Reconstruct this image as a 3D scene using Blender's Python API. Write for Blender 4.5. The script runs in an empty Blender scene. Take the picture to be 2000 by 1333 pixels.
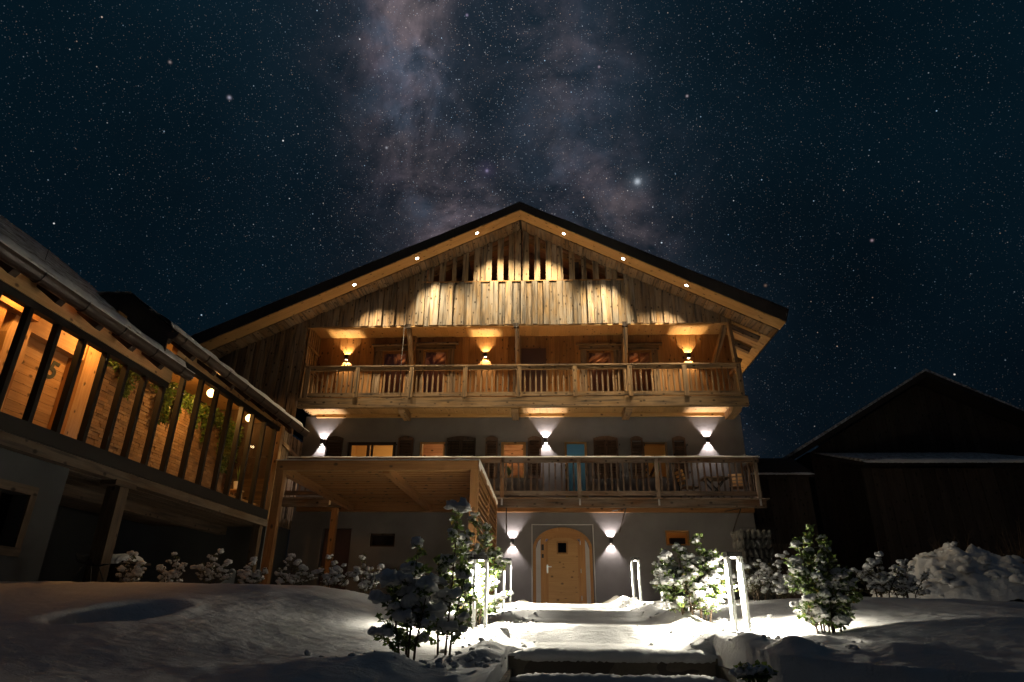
import bpy, math, random
import numpy as np
from mathutils import Vector, Matrix, Euler
R = math.radians
random.seed(7)
S = bpy.context.scene
C = S.collection

# ------------------------------------------------------------------ camera
FPX, PITCH, YAW, ROLL = 1232.0, R(23.3), R(3.0), R(0.6)
cam_d = bpy.data.cameras.new('camera'); cam = bpy.data.objects.new('camera', cam_d); C.objects.link(cam)
cam_d.sensor_width = 36.0; cam_d.lens = FPX/2000*36; cam_d.clip_start = .05; cam_d.clip_end = 2000
cam.matrix_world = (Matrix.Rotation(YAW, 4, 'Z') @ Matrix.Rotation(R(90)+PITCH, 4, 'X') @ Matrix.Rotation(ROLL, 4, 'Z'))
S.camera = cam

def ray(px, py):
    x = px-1000; y = 666.5-py
    c, s = math.cos(ROLL), math.sin(ROLL)
    x, y = x*c-y*s, x*s+y*c
    fy = FPX*math.cos(PITCH)-y*math.sin(PITCH); uz = FPX*math.sin(PITCH)+y*math.cos(PITCH)
    return (x*math.cos(YAW)-fy*math.sin(YAW), x*math.sin(YAW)+fy*math.cos(YAW), uz)
def at(px, py, Y):                       # measured point of the photo on the plane at distance Y
    r = ray(px, py); t = Y/r[1]; return r[0]*t, r[2]*t
def atx(px, py, X):                      # same on a plane along the glass wing
    r = ray(px, py); t = X/r[0]; return r[1]*t, r[2]*t

# ------------------------------------------------------------------ view, sky, light levels
S.view_settings.view_transform = 'Standard'; S.view_settings.look = 'None'
S.view_settings.exposure = 0; S.view_settings.gamma = 1; S.view_settings.use_curve_mapping = False
S.render.engine = 'CYCLES'
S.cycles.use_denoising = True
try: S.cycles.denoiser = 'OPENIMAGEDENOISE'
except Exception: pass
S.cycles.max_bounces = 7; S.cycles.diffuse_bounces = 4; S.cycles.transparent_max_bounces = 12
S.cycles.sample_clamp_indirect = 12.0; S.cycles.caustics_reflective = False; S.cycles.caustics_refractive = False
S.cycles.blur_glossy = 1.0

BOLLARD_W = 820.0; SIDE_W = 54.0; WALL_W = 125.0; LOGGIA_W = 92.0; SOFFIT_W = 1450.0
PEND_W = 120.0; ROOM_W = 26.0

class NT:
    def __init__(self, tree): self.t = tree; tree.nodes.clear()
    def n(self, typ, **kw):
        nd = self.t.nodes.new(typ)
        for k, v in kw.items():
            if k.startswith('_'): setattr(nd, k[1:], v)
            else:
                key = int(k[1:]) if k[0] == 'i' and k[1:].isdigit() else k.replace('__', ' ')
                if isinstance(v, bpy.types.NodeSocket): self.t.links.new(v, nd.inputs[key])
                else: nd.inputs[key].default_value = v
        return nd
    def m(self, op, a, b=None, c=None, clamp=False):
        kw = {'i0': a}
        if b is not None: kw['i1'] = b
        if c is not None: kw['i2'] = c
        return self.n('ShaderNodeMath', _operation=op, _use_clamp=clamp, **kw).outputs[0]
    def vm(self, op, a, b=None, out=0):
        kw = {'i0': a}
        if b is not None: kw['i1'] = b
        return self.n('ShaderNodeVectorMath', _operation=op, **kw).outputs[out]
    def mix(self, f, a, b, mode='MIX'):
        nd = self.n('ShaderNodeMix', _data_type='RGBA', _blend_type=mode)
        for k, v in ((0, f), (6, a), (7, b)):
            if isinstance(v, bpy.types.NodeSocket): self.t.links.new(v, nd.inputs[k])
            else: nd.inputs[k].default_value = v if k == 0 else (tuple(v)+(1,))[:4]
        return nd.outputs[2]
    def ramp(self, f, stops):
        nd = self.n('ShaderNodeValToRGB', Fac=f); e = nd.color_ramp.elements
        while len(e) < len(stops): e.new(.5)
        for q, (p, c) in zip(e, stops): q.position = p; q.color = (tuple(c)+(1,))[:4] if not isinstance(c, (int, float)) else (c, c, c, 1)
        return nd.outputs[0]
    def maprange(self, v, a, b, c=0., d=1., t='LINEAR'):
        return self.n('ShaderNodeMapRange', _interpolation_type=t, i0=v, i1=a, i2=b, i3=c, i4=d).outputs[0]

world = bpy.data.worlds.new('World'); S.world = world; world.use_nodes = True
def build_sky():
    t = NT(world.node_tree)
    d = t.n('ShaderNodeTexCoord').outputs['Generated']
    d = t.vm('NORMALIZE', d)
    V = lambda px, py: Vector(ray(px, py)).normalized()
    p0, p1 = V(835, 0), V(945, 430)
    nrm = p0.cross(p1).normalized()           # the galactic plane, a great circle over the roof
    if nrm.x > 0: nrm = -nrm
    nrm = -nrm                                 # positive to the right
    dist = t.vm('DOT_PRODUCT', d, tuple(nrm), out='Value')
    def noise(vec, sc, det=6, ro=.6, dist=0.):
        return t.n('ShaderNodeTexNoise', _noise_dimensions='3D', Vector=vec, Scale=sc, Detail=det, Roughness=ro, Distortion=dist)
    warp = noise(d, 2.2, 3).outputs['Color']
    wv = t.vm('ADD', d, t.vm('SCALE', t.vm('SUBTRACT', warp, (.5, .5, .5)), None))
    sc = wv.node  # keep reference
    scale_node = [n for n in t.t.nodes if n.type == 'VECT_MATH' and n.operation == 'SCALE'][0]
    scale_node.inputs['Scale'].default_value = .22
    n1 = noise(wv, 4.2, 8, .62).outputs[0]
    n2 = noise(wv, 9.0, 8, .65, .4).outputs[0]
    n3 = noise(d, 2.0, 4, .5).outputs[0]
    dd = t.m('ADD', dist, t.m('MULTIPLY', t.m('SUBTRACT', n1, .5), .16))
    def gauss(x, mu, w):
        q = t.m('DIVIDE', t.m('SUBTRACT', x, mu), w)
        return t.m('EXPONENT', t.m('MULTIPLY', t.m('MULTIPLY', q, q), -1.))
    wide = gauss(dd, .05, .25)
    left = gauss(dd, -.03, .09)
    right = gauss(dd, .165, .085)
    lane = gauss(dd, .062, .042)
    n4 = noise(wv, 26., 8, .7, .6).outputs[0]
    cloud = t.m('MULTIPLY', t.maprange(n2, .36, .64, .12, 1.5), t.maprange(n4, .3, .7, .6, 1.4))
    z = t.n('ShaderNodeSeparateXYZ', i0=d).outputs[2]
    low = t.maprange(z, .85, .50, .55, 1.6)
    glow = t.m('ADD', t.m('MULTIPLY', left, 1.0), t.m('MULTIPLY', right, .34))
    glow = t.m('MULTIPLY', t.m('MULTIPLY', glow, cloud), low)
    glow = t.m('MULTIPLY', glow, t.m('SUBTRACT', 1., t.m('MULTIPLY', lane, .68)))
    dark = t.m('MULTIPLY', t.maprange(n1, .42, .60, 1., .30), t.maprange(noise(wv, 13., 7, .62, .8).outputs[0], .50, .64, 1., .45))
    glow = t.m('MULTIPLY', glow, dark)
    hue = noise(d, 6., 3).outputs[0]
    mw = t.mix(hue, (.076, .062, .112), (.152, .108, .084))
    mw = t.mix(t.maprange(noise(d, 11., 4).outputs[0], .45, .65), mw, (.066, .074, .104))
    base = t.mix(t.maprange(z, .03, .75), (.0013, .0030, .0054), (.0024, .0125, .0220))
    base = t.mix(t.maprange(n3, .35, .7, 0., 1.), base, t.vm('SCALE', base, None))
    for n in t.t.nodes:
        if n.type == 'VECT_MATH' and n.operation == 'SCALE' and not n.inputs['Scale'].is_linked and n.inputs['Scale'].default_value == 1.0: n.inputs['Scale'].default_value = .45
    wide_c = t.vm('SCALE', t.n('ShaderNodeCombineXYZ', i0=.0085, i1=.0110, i2=.0165).outputs[0], None)
    t.t.links.new(t.m('MULTIPLY', wide, t.maprange(n2, .3, .7, .5, 1.2)), wide_c.node.inputs['Scale'])
    mw_c = t.vm('SCALE', mw, None); t.t.links.new(glow, mw_c.node.inputs['Scale'])
    col = t.vm('ADD', t.vm('ADD', base, wide_c), mw_c)
    # stars: points of three grades scattered on the sky
    def stars(scale, rad, bright, power, seed, dens=None):
        v = t.n('ShaderNodeTexVoronoi', _voronoi_dimensions='3D', _feature='F1', Vector=t.vm('ADD', d, (seed, seed*.7, -seed)), Scale=scale)
        s = t.n('ShaderNodeSeparateColor', i0=v.outputs['Color'])
        b = t.m('POWER', s.outputs[0], power)
        r_ = t.m('MULTIPLY', t.m('ADD', .35, b), rad*scale)
        k = t.maprange(v.outputs['Distance'], r_, t.m('MULTIPLY', r_, .25), 0., 1.)
        k = t.m('MULTIPLY', k, t.m('MULTIPLY', t.m('ADD', b, .05), bright))
        if dens is not None: k = t.m('MULTIPLY', k, dens)
        c = t.ramp(s.outputs[1], [(0., (1., .62, .42)), (.25, (1., .85, .75)), (.55, (.85, .92, 1.)), (1., (.45, .72, 1.))])
        o = t.vm('SCALE', c, None); t.t.links.new(k, o.node.inputs['Scale']); return o
    dn = t.m('ADD', .5, t.m('MULTIPLY', wide, 1.1))
    ext = t.maprange(z, .02, .55, .25, 1.)
    dust = t.m('ADD', .35, t.m('MULTIPLY', wide, 1.3))
    col = t.vm('ADD', col, stars(430., .00055, .20, 1.6, 5.9, t.m('MULTIPLY', dust, ext)))
    col = t.vm('ADD', col, stars(230., .00070, .26, 2.2, 3.1, t.m('MULTIPLY', dn, ext)))
    col = t.vm('ADD', col, stars(130., .00080, .60, 4.0, 7.7, t.m('MULTIPLY', dn, ext)))
    col = t.vm('ADD', col, stars(60., .00105, 1.0, 5.0, 1.3))
    # the few bright bodies
    for px, py, w, st, hc in ((1245, 355, .0042, .46, (.8, .9, 1.)), (1245, 355, .016, .05, (.6, .8, 1.)), (448, 191, .0022, .35, (.85, .8, 1.)), (951, 334, .0022, .25, (.7, .6, 1.)),
                              (951, 332, .012, .02, (.6, .35, 1.)), (755, 289, .0016, .3, (.9, .9, 1.)), (1342, 188, .0015, .35, (1., .8, .85)), (1703, 470, .0016, .3, (1., .7, .8)), (1495, 558, .0017, .14, (1., .6, .4)),
                              (912, 30, .0016, .28, (.8, .65, 1.)), (332, 122, .0016, .25, (1., .75, .7)), (1170, 131, .0014, .3, (1., .75, .9))):
        vv = V(px, py)
        q = t.vm('LENGTH', t.vm('SUBTRACT', d, tuple(vv)), out='Value')
        g = t.m('MULTIPLY', gauss(q, 0., w), st)
        o = t.vm('SCALE', t.n('ShaderNodeCombineXYZ', i0=hc[0], i1=hc[1], i2=hc[2]).outputs[0], None); t.t.links.new(g, o.node.inputs['Scale'])
        col = t.vm('ADD', col, o)
    bg = t.n('ShaderNodeBackground', Color=col, Strength=1.)
    t.t.links.new(bg.outputs[0], t.n('ShaderNodeOutputWorld').inputs[0])
build_sky()

# ------------------------------------------------------------------ materials
MATS = {}
def newmat(name):
    m = bpy.data.materials.new(name); m.use_nodes = True; MATS[name] = m; return m, NT(m.node_tree)
def finish(t, bsdf): t.t.links.new(bsdf, t.n('ShaderNodeOutputMaterial').inputs[0])
def wood(name, light, dark, knots=.5, rough=.75, grey=0., bump=.35, plank=0., tint=.35):
    m, t = newmat(name)
    uv = t.n('ShaderNodeUVMap').outputs[0]; s = t.n('ShaderNodeSeparateXYZ', i0=uv)
    u, v = s.outputs[0], s.outputs[1]
    orr = t.n('ShaderNodeObjectInfo').outputs['Random']
    pid = t.m('ADD', t.m('FLOOR', t.m('DIVIDE', u, 10.)), t.m('MULTIPLY', orr, 997.))
    rnd = t.n('ShaderNodeTexWhiteNoise', _noise_dimensions='1D', W=pid)
    rv = rnd.outputs['Value']; rc = t.n('ShaderNodeSeparateColor', i0=rnd.outputs['Color'])
    off = t.m('MULTIPLY', rv, 53.)
    def vec(a, b): return t.n('ShaderNodeCombineXYZ', i0=t.m('MULTIPLY', u, a), i1=t.m('MULTIPLY', t.m('ADD', v, off), b), i2=t.m('MULTIPLY', orr, 31.)).outputs[0]
    g = t.n('ShaderNodeTexNoise', Vector=vec(26., 1.4), Scale=1., Detail=6., Roughness=.65, Distortion=.6).outputs[0]
    g2 = t.n('ShaderNodeTexNoise', Vector=vec(3.2, .8), Scale=1., Detail=4., Roughness=.6).outputs[0]
    col = t.mix(t.maprange(g, .3, .72), dark, light)
    if grey:
        gg = t.maprange(g2, .36, .62, 0., grey)
        col = t.mix(gg, col, (.22, .205, .18))
        col = t.mix(t.maprange(t.n('ShaderNodeTexNoise', Vector=vec(14., .9), Scale=1., Detail=3.).outputs[0], .50, .68, 0., .85), col, (.035, .028, .022))
    k = t.n('ShaderNodeTexVoronoi', _voronoi_dimensions='2D', Vector=vec(4.6, 3.0), Scale=1.)
    kr = t.n('ShaderNodeSeparateColor', i0=k.outputs['Color']).outputs[0]
    kd = t.m('SUBTRACT', k.outputs['Distance'], t.m('MULTIPLY', t.m('GREATER_THAN', kr, 1.-knots), t.m('MULTIPLY', kr, .13)))
    km = t.maprange(kd, .06, -.04, 0., .9)
    km = t.m('MULTIPLY', km, t.m('GREATER_THAN', kr, 1.-knots))
    col = t.mix(km, col, tuple(q*.22 for q in dark))
    vmul = t.m('ADD', 1.-tint*.5, t.m('MULTIPLY', rc.outputs[1], tint))
    o = t.vm('SCALE', col, None); t.t.links.new(vmul, o.node.inputs['Scale'])
    ht = t.m('ADD', g, t.m('MULTIPLY', g2, .5))
    b = t.n('ShaderNodeBump', Strength=bump, Distance=.02, Height=ht)
    p = t.n('ShaderNodeBsdfPrincipled', Base__Color=o, Roughness=rough, Normal=b.outputs[0]); p.inputs['Specular IOR Level'].default_value = .25
    finish(t, p.outputs[0]); return m
def surf(name, c1, c2=None, scale=3., rough=.8, bump=0., bscale=None, metal=0., spec=.3, detail=5.):
    m, t = newmat(name); co = t.n('ShaderNodeTexCoord').outputs['Object']
    n = t.n('ShaderNodeTexNoise', Vector=co, Scale=scale, Detail=detail, Roughness=.6).outputs[0]
    col = t.mix(t.maprange(n, .3, .7), c1, c2 or c1)
    p = t.n('ShaderNodeBsdfPrincipled', Base__Color=col, Roughness=rough, Metallic=metal); p.inputs['Specular IOR Level'].default_value = spec
    if bump:
        h = t.n('ShaderNodeTexNoise', Vector=co, Scale=bscale or scale*6, Detail=6., Roughness=.65).outputs[0]
        t.t.links.new(t.n('ShaderNodeBump', Strength=bump, Distance=.01, Height=h).outputs[0], p.inputs['Normal'])
    finish(t, p.outputs[0]); return m
def emit(name, col, st):
    m, t = newmat(name); finish(t, t.n('ShaderNodeEmission', Color=tuple(col)+(1,), Strength=st).outputs[0]); return m
def glassmat(name, tintc=(.96, .96, .96), gloss=1.):
    m, t = newmat(name)
    fr = t.m('MULTIPLY', t.n('ShaderNodeFresnel', IOR=1.45).outputs[0], gloss, clamp=True)
    a = t.n('ShaderNodeBsdfTransparent', Color=tuple(tintc)+(1,)); b = t.n('ShaderNodeBsdfGlossy', Roughness=.02)
    x = t.n('ShaderNodeMixShader', i0=fr, i1=a.outputs[0], i2=b.outputs[0]); finish(t, x.outputs[0]); return m

W_NEW = wood('larch_wood', (.46, .29, .135), (.31, .18, .075), .45, .6)
W_SOFFIT = wood('soffit_spruce', (.47, .285, .115), (.36, .205, .075), .35, .6, tint=.22)
W_LOG = wood('loggia_spruce', (.35, .175, .056), (.20, .092, .028), .5, .65, tint=.45)
W_GREY = wood('weathered_board', (.36, .245, .122), (.115, .066, .029), .85, .85, grey=.8, bump=.8, tint=.85)
W_OLD = wood('old_brown_board', (.26, .155, .068), (.12, .066, .027), .7, .85, grey=.35, bump=.55, tint=.5)
W_BALC = wood('balcony_timber', (.35, .212, .092), (.18, .10, .041), .6, .75, grey=.22, tint=.3)
W_PERG = wood('pergola_larch', (.215, .100, .031), (.115, .050, .015), .3, .6, tint=.3)
W_DOOR = wood('door_pine', (.42, .235, .085), (.32, .17, .056), .7, .45, tint=.12)
W_DFRAME = wood('door_frame_larch', (.38, .19, .062), (.27, .125, .038), .1, .5, tint=.15)
W_DARK = wood('dark_stained_wood', (.050, .033, .022), (.026, .017, .012), .2, .8, tint=.4)
W_RAIL = wood('old_rail_timber', (.135, .064, .026), (.062, .029, .011), .6, .85, grey=.4, bump=.5, tint=.45)
W_BARN = wood('barn_board', (.052, .034, .023), (.024, .016, .011), .5, .9, grey=.05, tint=.5)
W_UNDER = wood('aged_post_timber', (.085, .052, .027), (.044, .026, .013), .5, .85, grey=.2, tint=.35)
W_FASCIA = wood('fascia_dark', (.028, .021, .017), (.016, .012, .010), .0, .8)
W_ATTIC = wood('attic_rafter', (.30, .15, .07), (.19, .09, .04), .3, .8)
PLASTER = surf('grey_plaster', (.105, .098, .096), (.150, .141, .138), .9, .92, .25, 90.)
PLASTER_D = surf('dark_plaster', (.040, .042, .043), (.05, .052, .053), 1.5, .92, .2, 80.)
TRIM = surf('pale_trim', (.42, .41, .39), (.48, .47, .45), 4., .85, .1)
METAL_D = surf('dark_metal', (.03, .028, .026), None, 3., .45, metal=.6)
GUTTER = surf('brown_metal', (.024, .015, .012), (.030, .020, .016), 3., .42, metal=.1)
FRAME_B = surf('black_frame', (.012, .011, .010), None, 3., .5, spec=.2)
STEEL = surf('steel', (.5, .5, .49), (.58, .58, .56), 20., .35, metal=.85)
ALU = surf('satin_aluminium', (.22, .225, .21), (.26, .265, .25), 30., .5, metal=.0)
STONE_STEP = None
WHITE_POT = surf('white_ceramic', (.72, .68, .62), None, 3., .35)
STEM = surf('bark', (.075, .05, .03), (.05, .033, .02), 30., .9, .3)
GLASS = glassmat('window_glass'); GLASS_W = glassmat('wing_glass', (.93, .93, .92), .4)
LAMP_W = emit('lamp_lens_white', (1., .96, .9), 14.); LAMP_WARM = emit('lamp_lens_warm', (1., .78, .5), 14.)
LAMP_SPOT = emit('spot_lens', (1., .93, .82), 40.); LAMP_BOL = emit('bollard_lens', (1., .93, .78), 20.); LAMP_STRIP = emit('bollard_strip', (1., .93, .78), 5.); GLOBE = emit('globe_glass', (1., .62, .22), 9.)
ATTICLED = emit('attic_led', (.85, .92, 1.), 6.)

def snowmat():
    m, t = newmat('snow'); co = t.n('ShaderNodeTexCoord').outputs['Object']
    n1 = t.n('ShaderNodeTexNoise', Vector=t.vm('MULTIPLY', co, (.55, 1.2, 1.)), Scale=12., Detail=9., Roughness=.68, Distortion=.5).outputs[0]
    n2 = t.n('ShaderNodeTexNoise', Vector=co, Scale=65., Detail=5., Roughness=.75).outputs[0]
    b1 = t.n('ShaderNodeBump', Strength=.8, Distance=.035, Height=n1)
    b2 = t.n('ShaderNodeBump', Strength=.8, Distance=.010, Height=n2, Normal=b1.outputs[0])
    col = t.mix(t.maprange(n1, .3, .7), (.60, .59, .575), (.68, .67, .655))
    p = t.n('ShaderNodeBsdfPrincipled', Base__Color=col, Roughness=.75, Normal=b2.outputs[0]); p.inputs['Specular IOR Level'].default_value = .2
    finish(t, p.outputs[0]); return m
SNOW = snowmat()
def roofsnow():
    m, t = newmat('thin_roof_snow'); co = t.n('ShaderNodeTexCoord').outputs['Object']
    s = t.vm('MULTIPLY', co, (1., .35, 1.))
    n1 = t.n('ShaderNodeTexNoise', Vector=s, Scale=11., Detail=7., Roughness=.7).outputs[0]
    x = t.n('ShaderNodeSeparateXYZ', i0=co).outputs[0]
    n2 = t.n('ShaderNodeTexNoise', Vector=co, Scale=1.2, Detail=4.).outputs[0]
    col = t.mix(t.maprange(n1, .38, .62), (.16, .12, .09), (.74, .73, .72))
    b = t.n('ShaderNodeBump', Strength=1., Distance=.05, Height=n1)
    p = t.n('ShaderNodeBsdfPrincipled', Base__Color=col, Roughness=.85, Normal=b.outputs[0]); p.inputs['Specular IOR Level'].default_value = .1
    finish(t, p.outputs[0]); return m
ROOFSNOW = roofsnow()
def stonemat():
    m, t = newmat('wet_step_stone'); co = t.n('ShaderNodeTexCoord').outputs['Object']
    n1 = t.n('ShaderNodeTexNoise', Vector=t.vm('MULTIPLY', co, (1.7, 3., 4.)), Scale=1.2, Detail=2., Roughness=.45, Distortion=1.).outputs[0]
    n2 = t.n('ShaderNodeTexNoise', Vector=co, Scale=28., Detail=6., Roughness=.7).outputs[0]
    col = t.mix(t.m('GREATER_THAN', n1, .49), (.075, .058, .040), (.19, .155, .105))
    col = t.mix(t.maprange(n2, .3, .75, 0., .45), col, (.05, .04, .03))
    b = t.n('ShaderNodeBump', Strength=.4, Distance=.01, Height=n2)
    p = t.n('ShaderNodeBsdfPrincipled', Base__Color=col, Roughness=.6, Normal=b.outputs[0]); finish(t, p.outputs[0]); return m
STONE_STEP = stonemat()
def brickmat(name, pal, rough=.85):
    m, t = newmat(name); r_ = t.n('ShaderNodeObjectInfo').outputs['Random']; co = t.n('ShaderNodeTexCoord').outputs['Object']
    uv = t.n('ShaderNodeSeparateXYZ', i0=t.n('ShaderNodeUVMap').outputs[0]).outputs[0]
    pid = t.m('ADD', t.m('FLOOR', t.m('DIVIDE', uv, 10.)), t.m('MULTIPLY', r_, 733.))
    w = t.n('ShaderNodeTexWhiteNoise', _noise_dimensions='1D', W=pid).outputs[0]
    col = t.ramp(w, [(i/(len(pal)-1), c) for i, c in enumerate(pal)])
    n = t.n('ShaderNodeTexNoise', Vector=co, Scale=22., Detail=6., Roughness=.7).outputs[0]
    col = t.mix(t.maprange(n, .3, .75, 0., .6), col, tuple(q*.45 for q in pal[0]))
    b = t.n('ShaderNodeBump', Strength=.8, Distance=.02, Height=n)
    p = t.n('ShaderNodeBsdfPrincipled', Base__Color=col, Roughness=rough, Normal=b.outputs[0]); finish(t, p.outputs[0]); return m
BRICK = brickmat('split_stone', [(.20, .125, .065), (.33, .20, .10), (.26, .165, .09), (.40, .27, .15), (.17, .11, .07)])
GABION_ST = brickmat('gabion_stone', [(.030, .030, .028), (.055, .055, .050), (.04, .04, .037), (.075, .075, .07)])
def leafmat(name, a, b, transl=.35):
    m, t = newmat(name); r_ = t.n('ShaderNodeAttribute', _attribute_name='rnd').outputs['Fac']
    col = t.ramp(r_, [(0., a), (.72, b), (.9, tuple(q*1.3 for q in b)), (1., (.20, .15, .03))])
    p = t.n('ShaderNodeBsdfPrincipled', Base__Color=col, Roughness=.42); p.inputs['Specular IOR Level'].default_value = .4
    tr = t.n('ShaderNodeBsdfTranslucent', Color=col)
    x = t.n('ShaderNodeMixShader', i0=transl, i1=p.outputs[0], i2=tr.outputs[0]); finish(t, x.outputs[0]); return m
LEAF = leafmat('glossy_leaf', (.052, .085, .020), (.105, .150, .034))
LEAF_D = leafmat('dull_leaf', (.050, .058, .022), (.11, .105, .045))
LEAF_I = leafmat('indoor_leaf', (.045, .095, .02), (.11, .18, .04))

# ------------------------------------------------------------------ mesh helpers
_pid = [0]
WL = {}                                     # world location of every object, for parenting
class MB:
    def __init__(s): s.v = []; s.f = []; s.uv = []; s.r = []
    def _pid(s): _pid[0] = (_pid[0]+1) % 900; return 10.*_pid[0]+2.
    def box(s, c, d, rot=None, axis=None, taper=None, skip=()):
        c = Vector(c); hx, hy, hz = d[0]/2, d[1]/2, d[2]/2
        L = axis if axis is not None else max(range(3), key=lambda i: d[i])
        pid = s._pid(); b = len(s.v)
        pts = []
        for z in (-hz, hz):
            for y in (-hy, hy):
                for x in (-hx, hx):
                    p = Vector((x, y, z))
                    if taper and z > 0: p.x *= taper; p.y *= taper
                    pts.append(p)
        M = rot if rot is not None else None
        for p in pts: s.v.append(tuple(c+(M @ p if M else p)))
        for q in ((0, 2, 3, 1), (4, 5, 7, 6), (0, 1, 5, 4), (2, 6, 7, 3), (0, 4, 6, 2), (1, 3, 7, 5)):
            s.f.append(tuple(b+i for i in q))
            P = [pts[i] for i in q]
            ext = [max(p[k] for p in P)-min(p[k] for p in P) for k in range(3)]
            flat = min(range(3), key=lambda k: ext[k]); ax = [k for k in range(3) if k != flat]
            va = L if L in ax else ax[0]; ua = [k for k in ax if k != va][0]
            s.uv.append([(pid+p[ua]+(.37 if flat == 1 else 0.), p[va]) for p in P]); s.r.append(random.random())
        return s
    def bar(s, a, b, w, h=None, up=None):    # square bar between two points
        a, b = Vector(a), Vector(b); d = b-a
        q = d.to_track_quat('Z', 'Y').to_matrix()
        return s.box((a+b)/2, (w, h or w, d.length), q, axis=2)
    def tube(s, pts, rad, n=6, cap=True):
        pts = [Vector(p) for p in pts]; rr = rad if isinstance(rad, (list, tuple)) else [rad]*len(pts)
        b = len(s.v); pid = s._pid(); prev = None
        for i, p in enumerate(pts):
            d = (pts[min(i+1, len(pts)-1)]-pts[max(i-1, 0)]).normalized()
            if prev is None: x = d.orthogonal().normalized()
            else: x = (prev-d*prev.dot(d)).normalized()
            prev = x; y = d.cross(x)
            for k in range(n):
                a = 2*math.pi*k/n; s.v.append(tuple(p+(x*math.cos(a)+y*math.sin(a))*rr[i]))
        for i in range(len(pts)-1):
            for k in range(n):
                k2 = (k+1) % n
                s.f.append((b+i*n+k, b+i*n+k2, b+(i+1)*n+k2, b+(i+1)*n+k))
                s.uv.append([(pid+k*.05, i*.1), (pid+k*.05+.05, i*.1), (pid+k*.05+.05, i*.1+.1), (pid+k*.05, i*.1+.1)]); s.r.append(random.random())
        if cap:
            for base, rev in ((b, True), (b+(len(pts)-1)*n, False)):
                q = [base+k for k in range(n)]
                if rev: q.reverse()
                s.f.append(tuple(q)); s.uv.append([(pid, 0)]*n); s.r.append(random.random())
        return s
    def prism(s, poly, y0, y1, axis='Y', grain=1):   # polygon in (x,z) pushed along y (or in (y,z) along x / (x,y) along z)
        n = len(poly); b = len(s.v); pid = s._pid()
        def P(p, q): return (p[0], q, p[1]) if axis == 'Y' else ((q, p[0], p[1]) if axis == 'X' else (p[0], p[1], q))
        for q in (y0, y1):
            for p in poly: s.v.append(P(p, q))
        area = sum(poly[i][0]*poly[(i+1) % n][1]-poly[(i+1) % n][0]*poly[i][1] for i in range(n))
        f0 = list(range(b, b+n)); f1 = list(range(b+n, b+2*n))
        ccw = area > 0
        if axis == 'X' or axis == 'Z': ccw = not ccw
        gu = (lambda p: (pid+p[0], p[1])) if grain == 1 else (lambda p: (pid+p[1], p[0]))
        uv = [gu(p) for p in poly]
        if y1 < y0: ccw = not ccw
        if ccw: s.f.append(tuple(f0)); s.uv.append(uv); s.f.append(tuple(reversed(f1))); s.uv.append(list(reversed(uv)))
        else: s.f.append(tuple(reversed(f0))); s.uv.append(list(reversed(uv))); s.f.append(tuple(f1)); s.uv.append(uv)
        s.r += [random.random()]*2
        for i in range(n):
            j = (i+1) % n
            q = (f0[i], f0[j], f1[j], f1[i]); e = math.dist(poly[i], poly[j]); w = abs(y1-y0)
            u = [(pid, 0), (pid, e), (pid+w, e), (pid+w, 0)]
            if grain == 2 or True:
                if w > e: u = [(pid, 0), (pid+e, 0), (pid+e, w), (pid, w)]
            if ccw: q = tuple(reversed(q)); u = list(reversed(u))
            s.f.append(q); s.uv.append(u); s.r.append(random.random())
        return s
    def quad(s, a, b, c, d):
        k = len(s.v); s.v += [tuple(a), tuple(b), tuple(c), tuple(d)]; s.f.append((k, k+1, k+2, k+3)); pid = s._pid()
        w = math.dist(a, b); h = math.dist(b, c); s.uv.append([(pid, 0), (pid+w, 0), (pid+w, h), (pid, h)]); s.r.append(random.random()); return s
    def mesh(s, name, mat, origin, smooth=False):
        me = bpy.data.meshes.new(name); o = Vector(origin)
        me.from_pydata([tuple(Vector(p)-o) for p in s.v], [], s.f)
        if s.uv:
            ul = me.uv_layers.new(name='UVMap'); flat = []
            for q in s.uv: flat += [c for p in q for c in p]
            ul.data.foreach_set('uv', flat)
        if s.r and len(s.r) == len(s.f):
            at_ = me.attributes.new('rnd', 'FLOAT', 'FACE'); at_.data.foreach_set('value', s.r)
        for q in (mat if isinstance(mat, (list, tuple)) else [mat]): me.materials.append(q)
        if smooth: me.polygons.foreach_set('use_smooth', [True]*len(me.polygons))
        me.update(); return me
    def build(s, name, mat, parent=None, origin=None, smooth=False, kind=None):
        if origin is None:
            a = np.array(s.v); origin = tuple((a.min(0)+a.max(0))/2)
        return link(name, s.mesh(name, mat, origin, smooth), parent, origin, kind)
def link(name, me, parent, loc, kind=None):
    o = bpy.data.objects.new(name, me); C.objects.link(o)
    WL[o] = Vector(loc)
    if parent is not None: o.parent = parent; o.location = WL[o]-WL[parent]
    else: o.location = loc
    if kind: o['kind'] = kind
    return o
def tag(o, label=None, cat=None, group=None, kind=None):
    if label: o['label'] = label
    if cat: o['category'] = cat
    if group: o['group'] = group
    if kind: o['kind'] = kind
    return o
def empty(name, loc, parent=None):
    return link(name, None, parent, loc)
def thing(name, loc, label, cat, group=None):
    return tag(empty(name, loc), label, cat, group)
def piece(name, mat, parent, c, d, rot=None, axis=None):
    return MB().box(c, d, rot, axis).build(name, mat, parent, origin=c)
def shared(name, src, parent, loc, rz=0.):
    o = link(name, src.data, parent, loc)
    if rz: o.rotation_euler = (0, 0, rz)
    return o
def lamp(name, typ, loc, power, col, parent=None, direction=None, **kw):
    l = bpy.data.lights.new(name, typ); l.energy = power; l.color = col
    for k, v in kw.items(): setattr(l, k, v)
    o = link(name, l, parent, loc)
    if direction is not None: o.rotation_euler = Vector(direction).to_track_quat('-Z', 'Y').to_euler()
    return o
def lerp(a, b, t): return a+(b-a)*t

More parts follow.
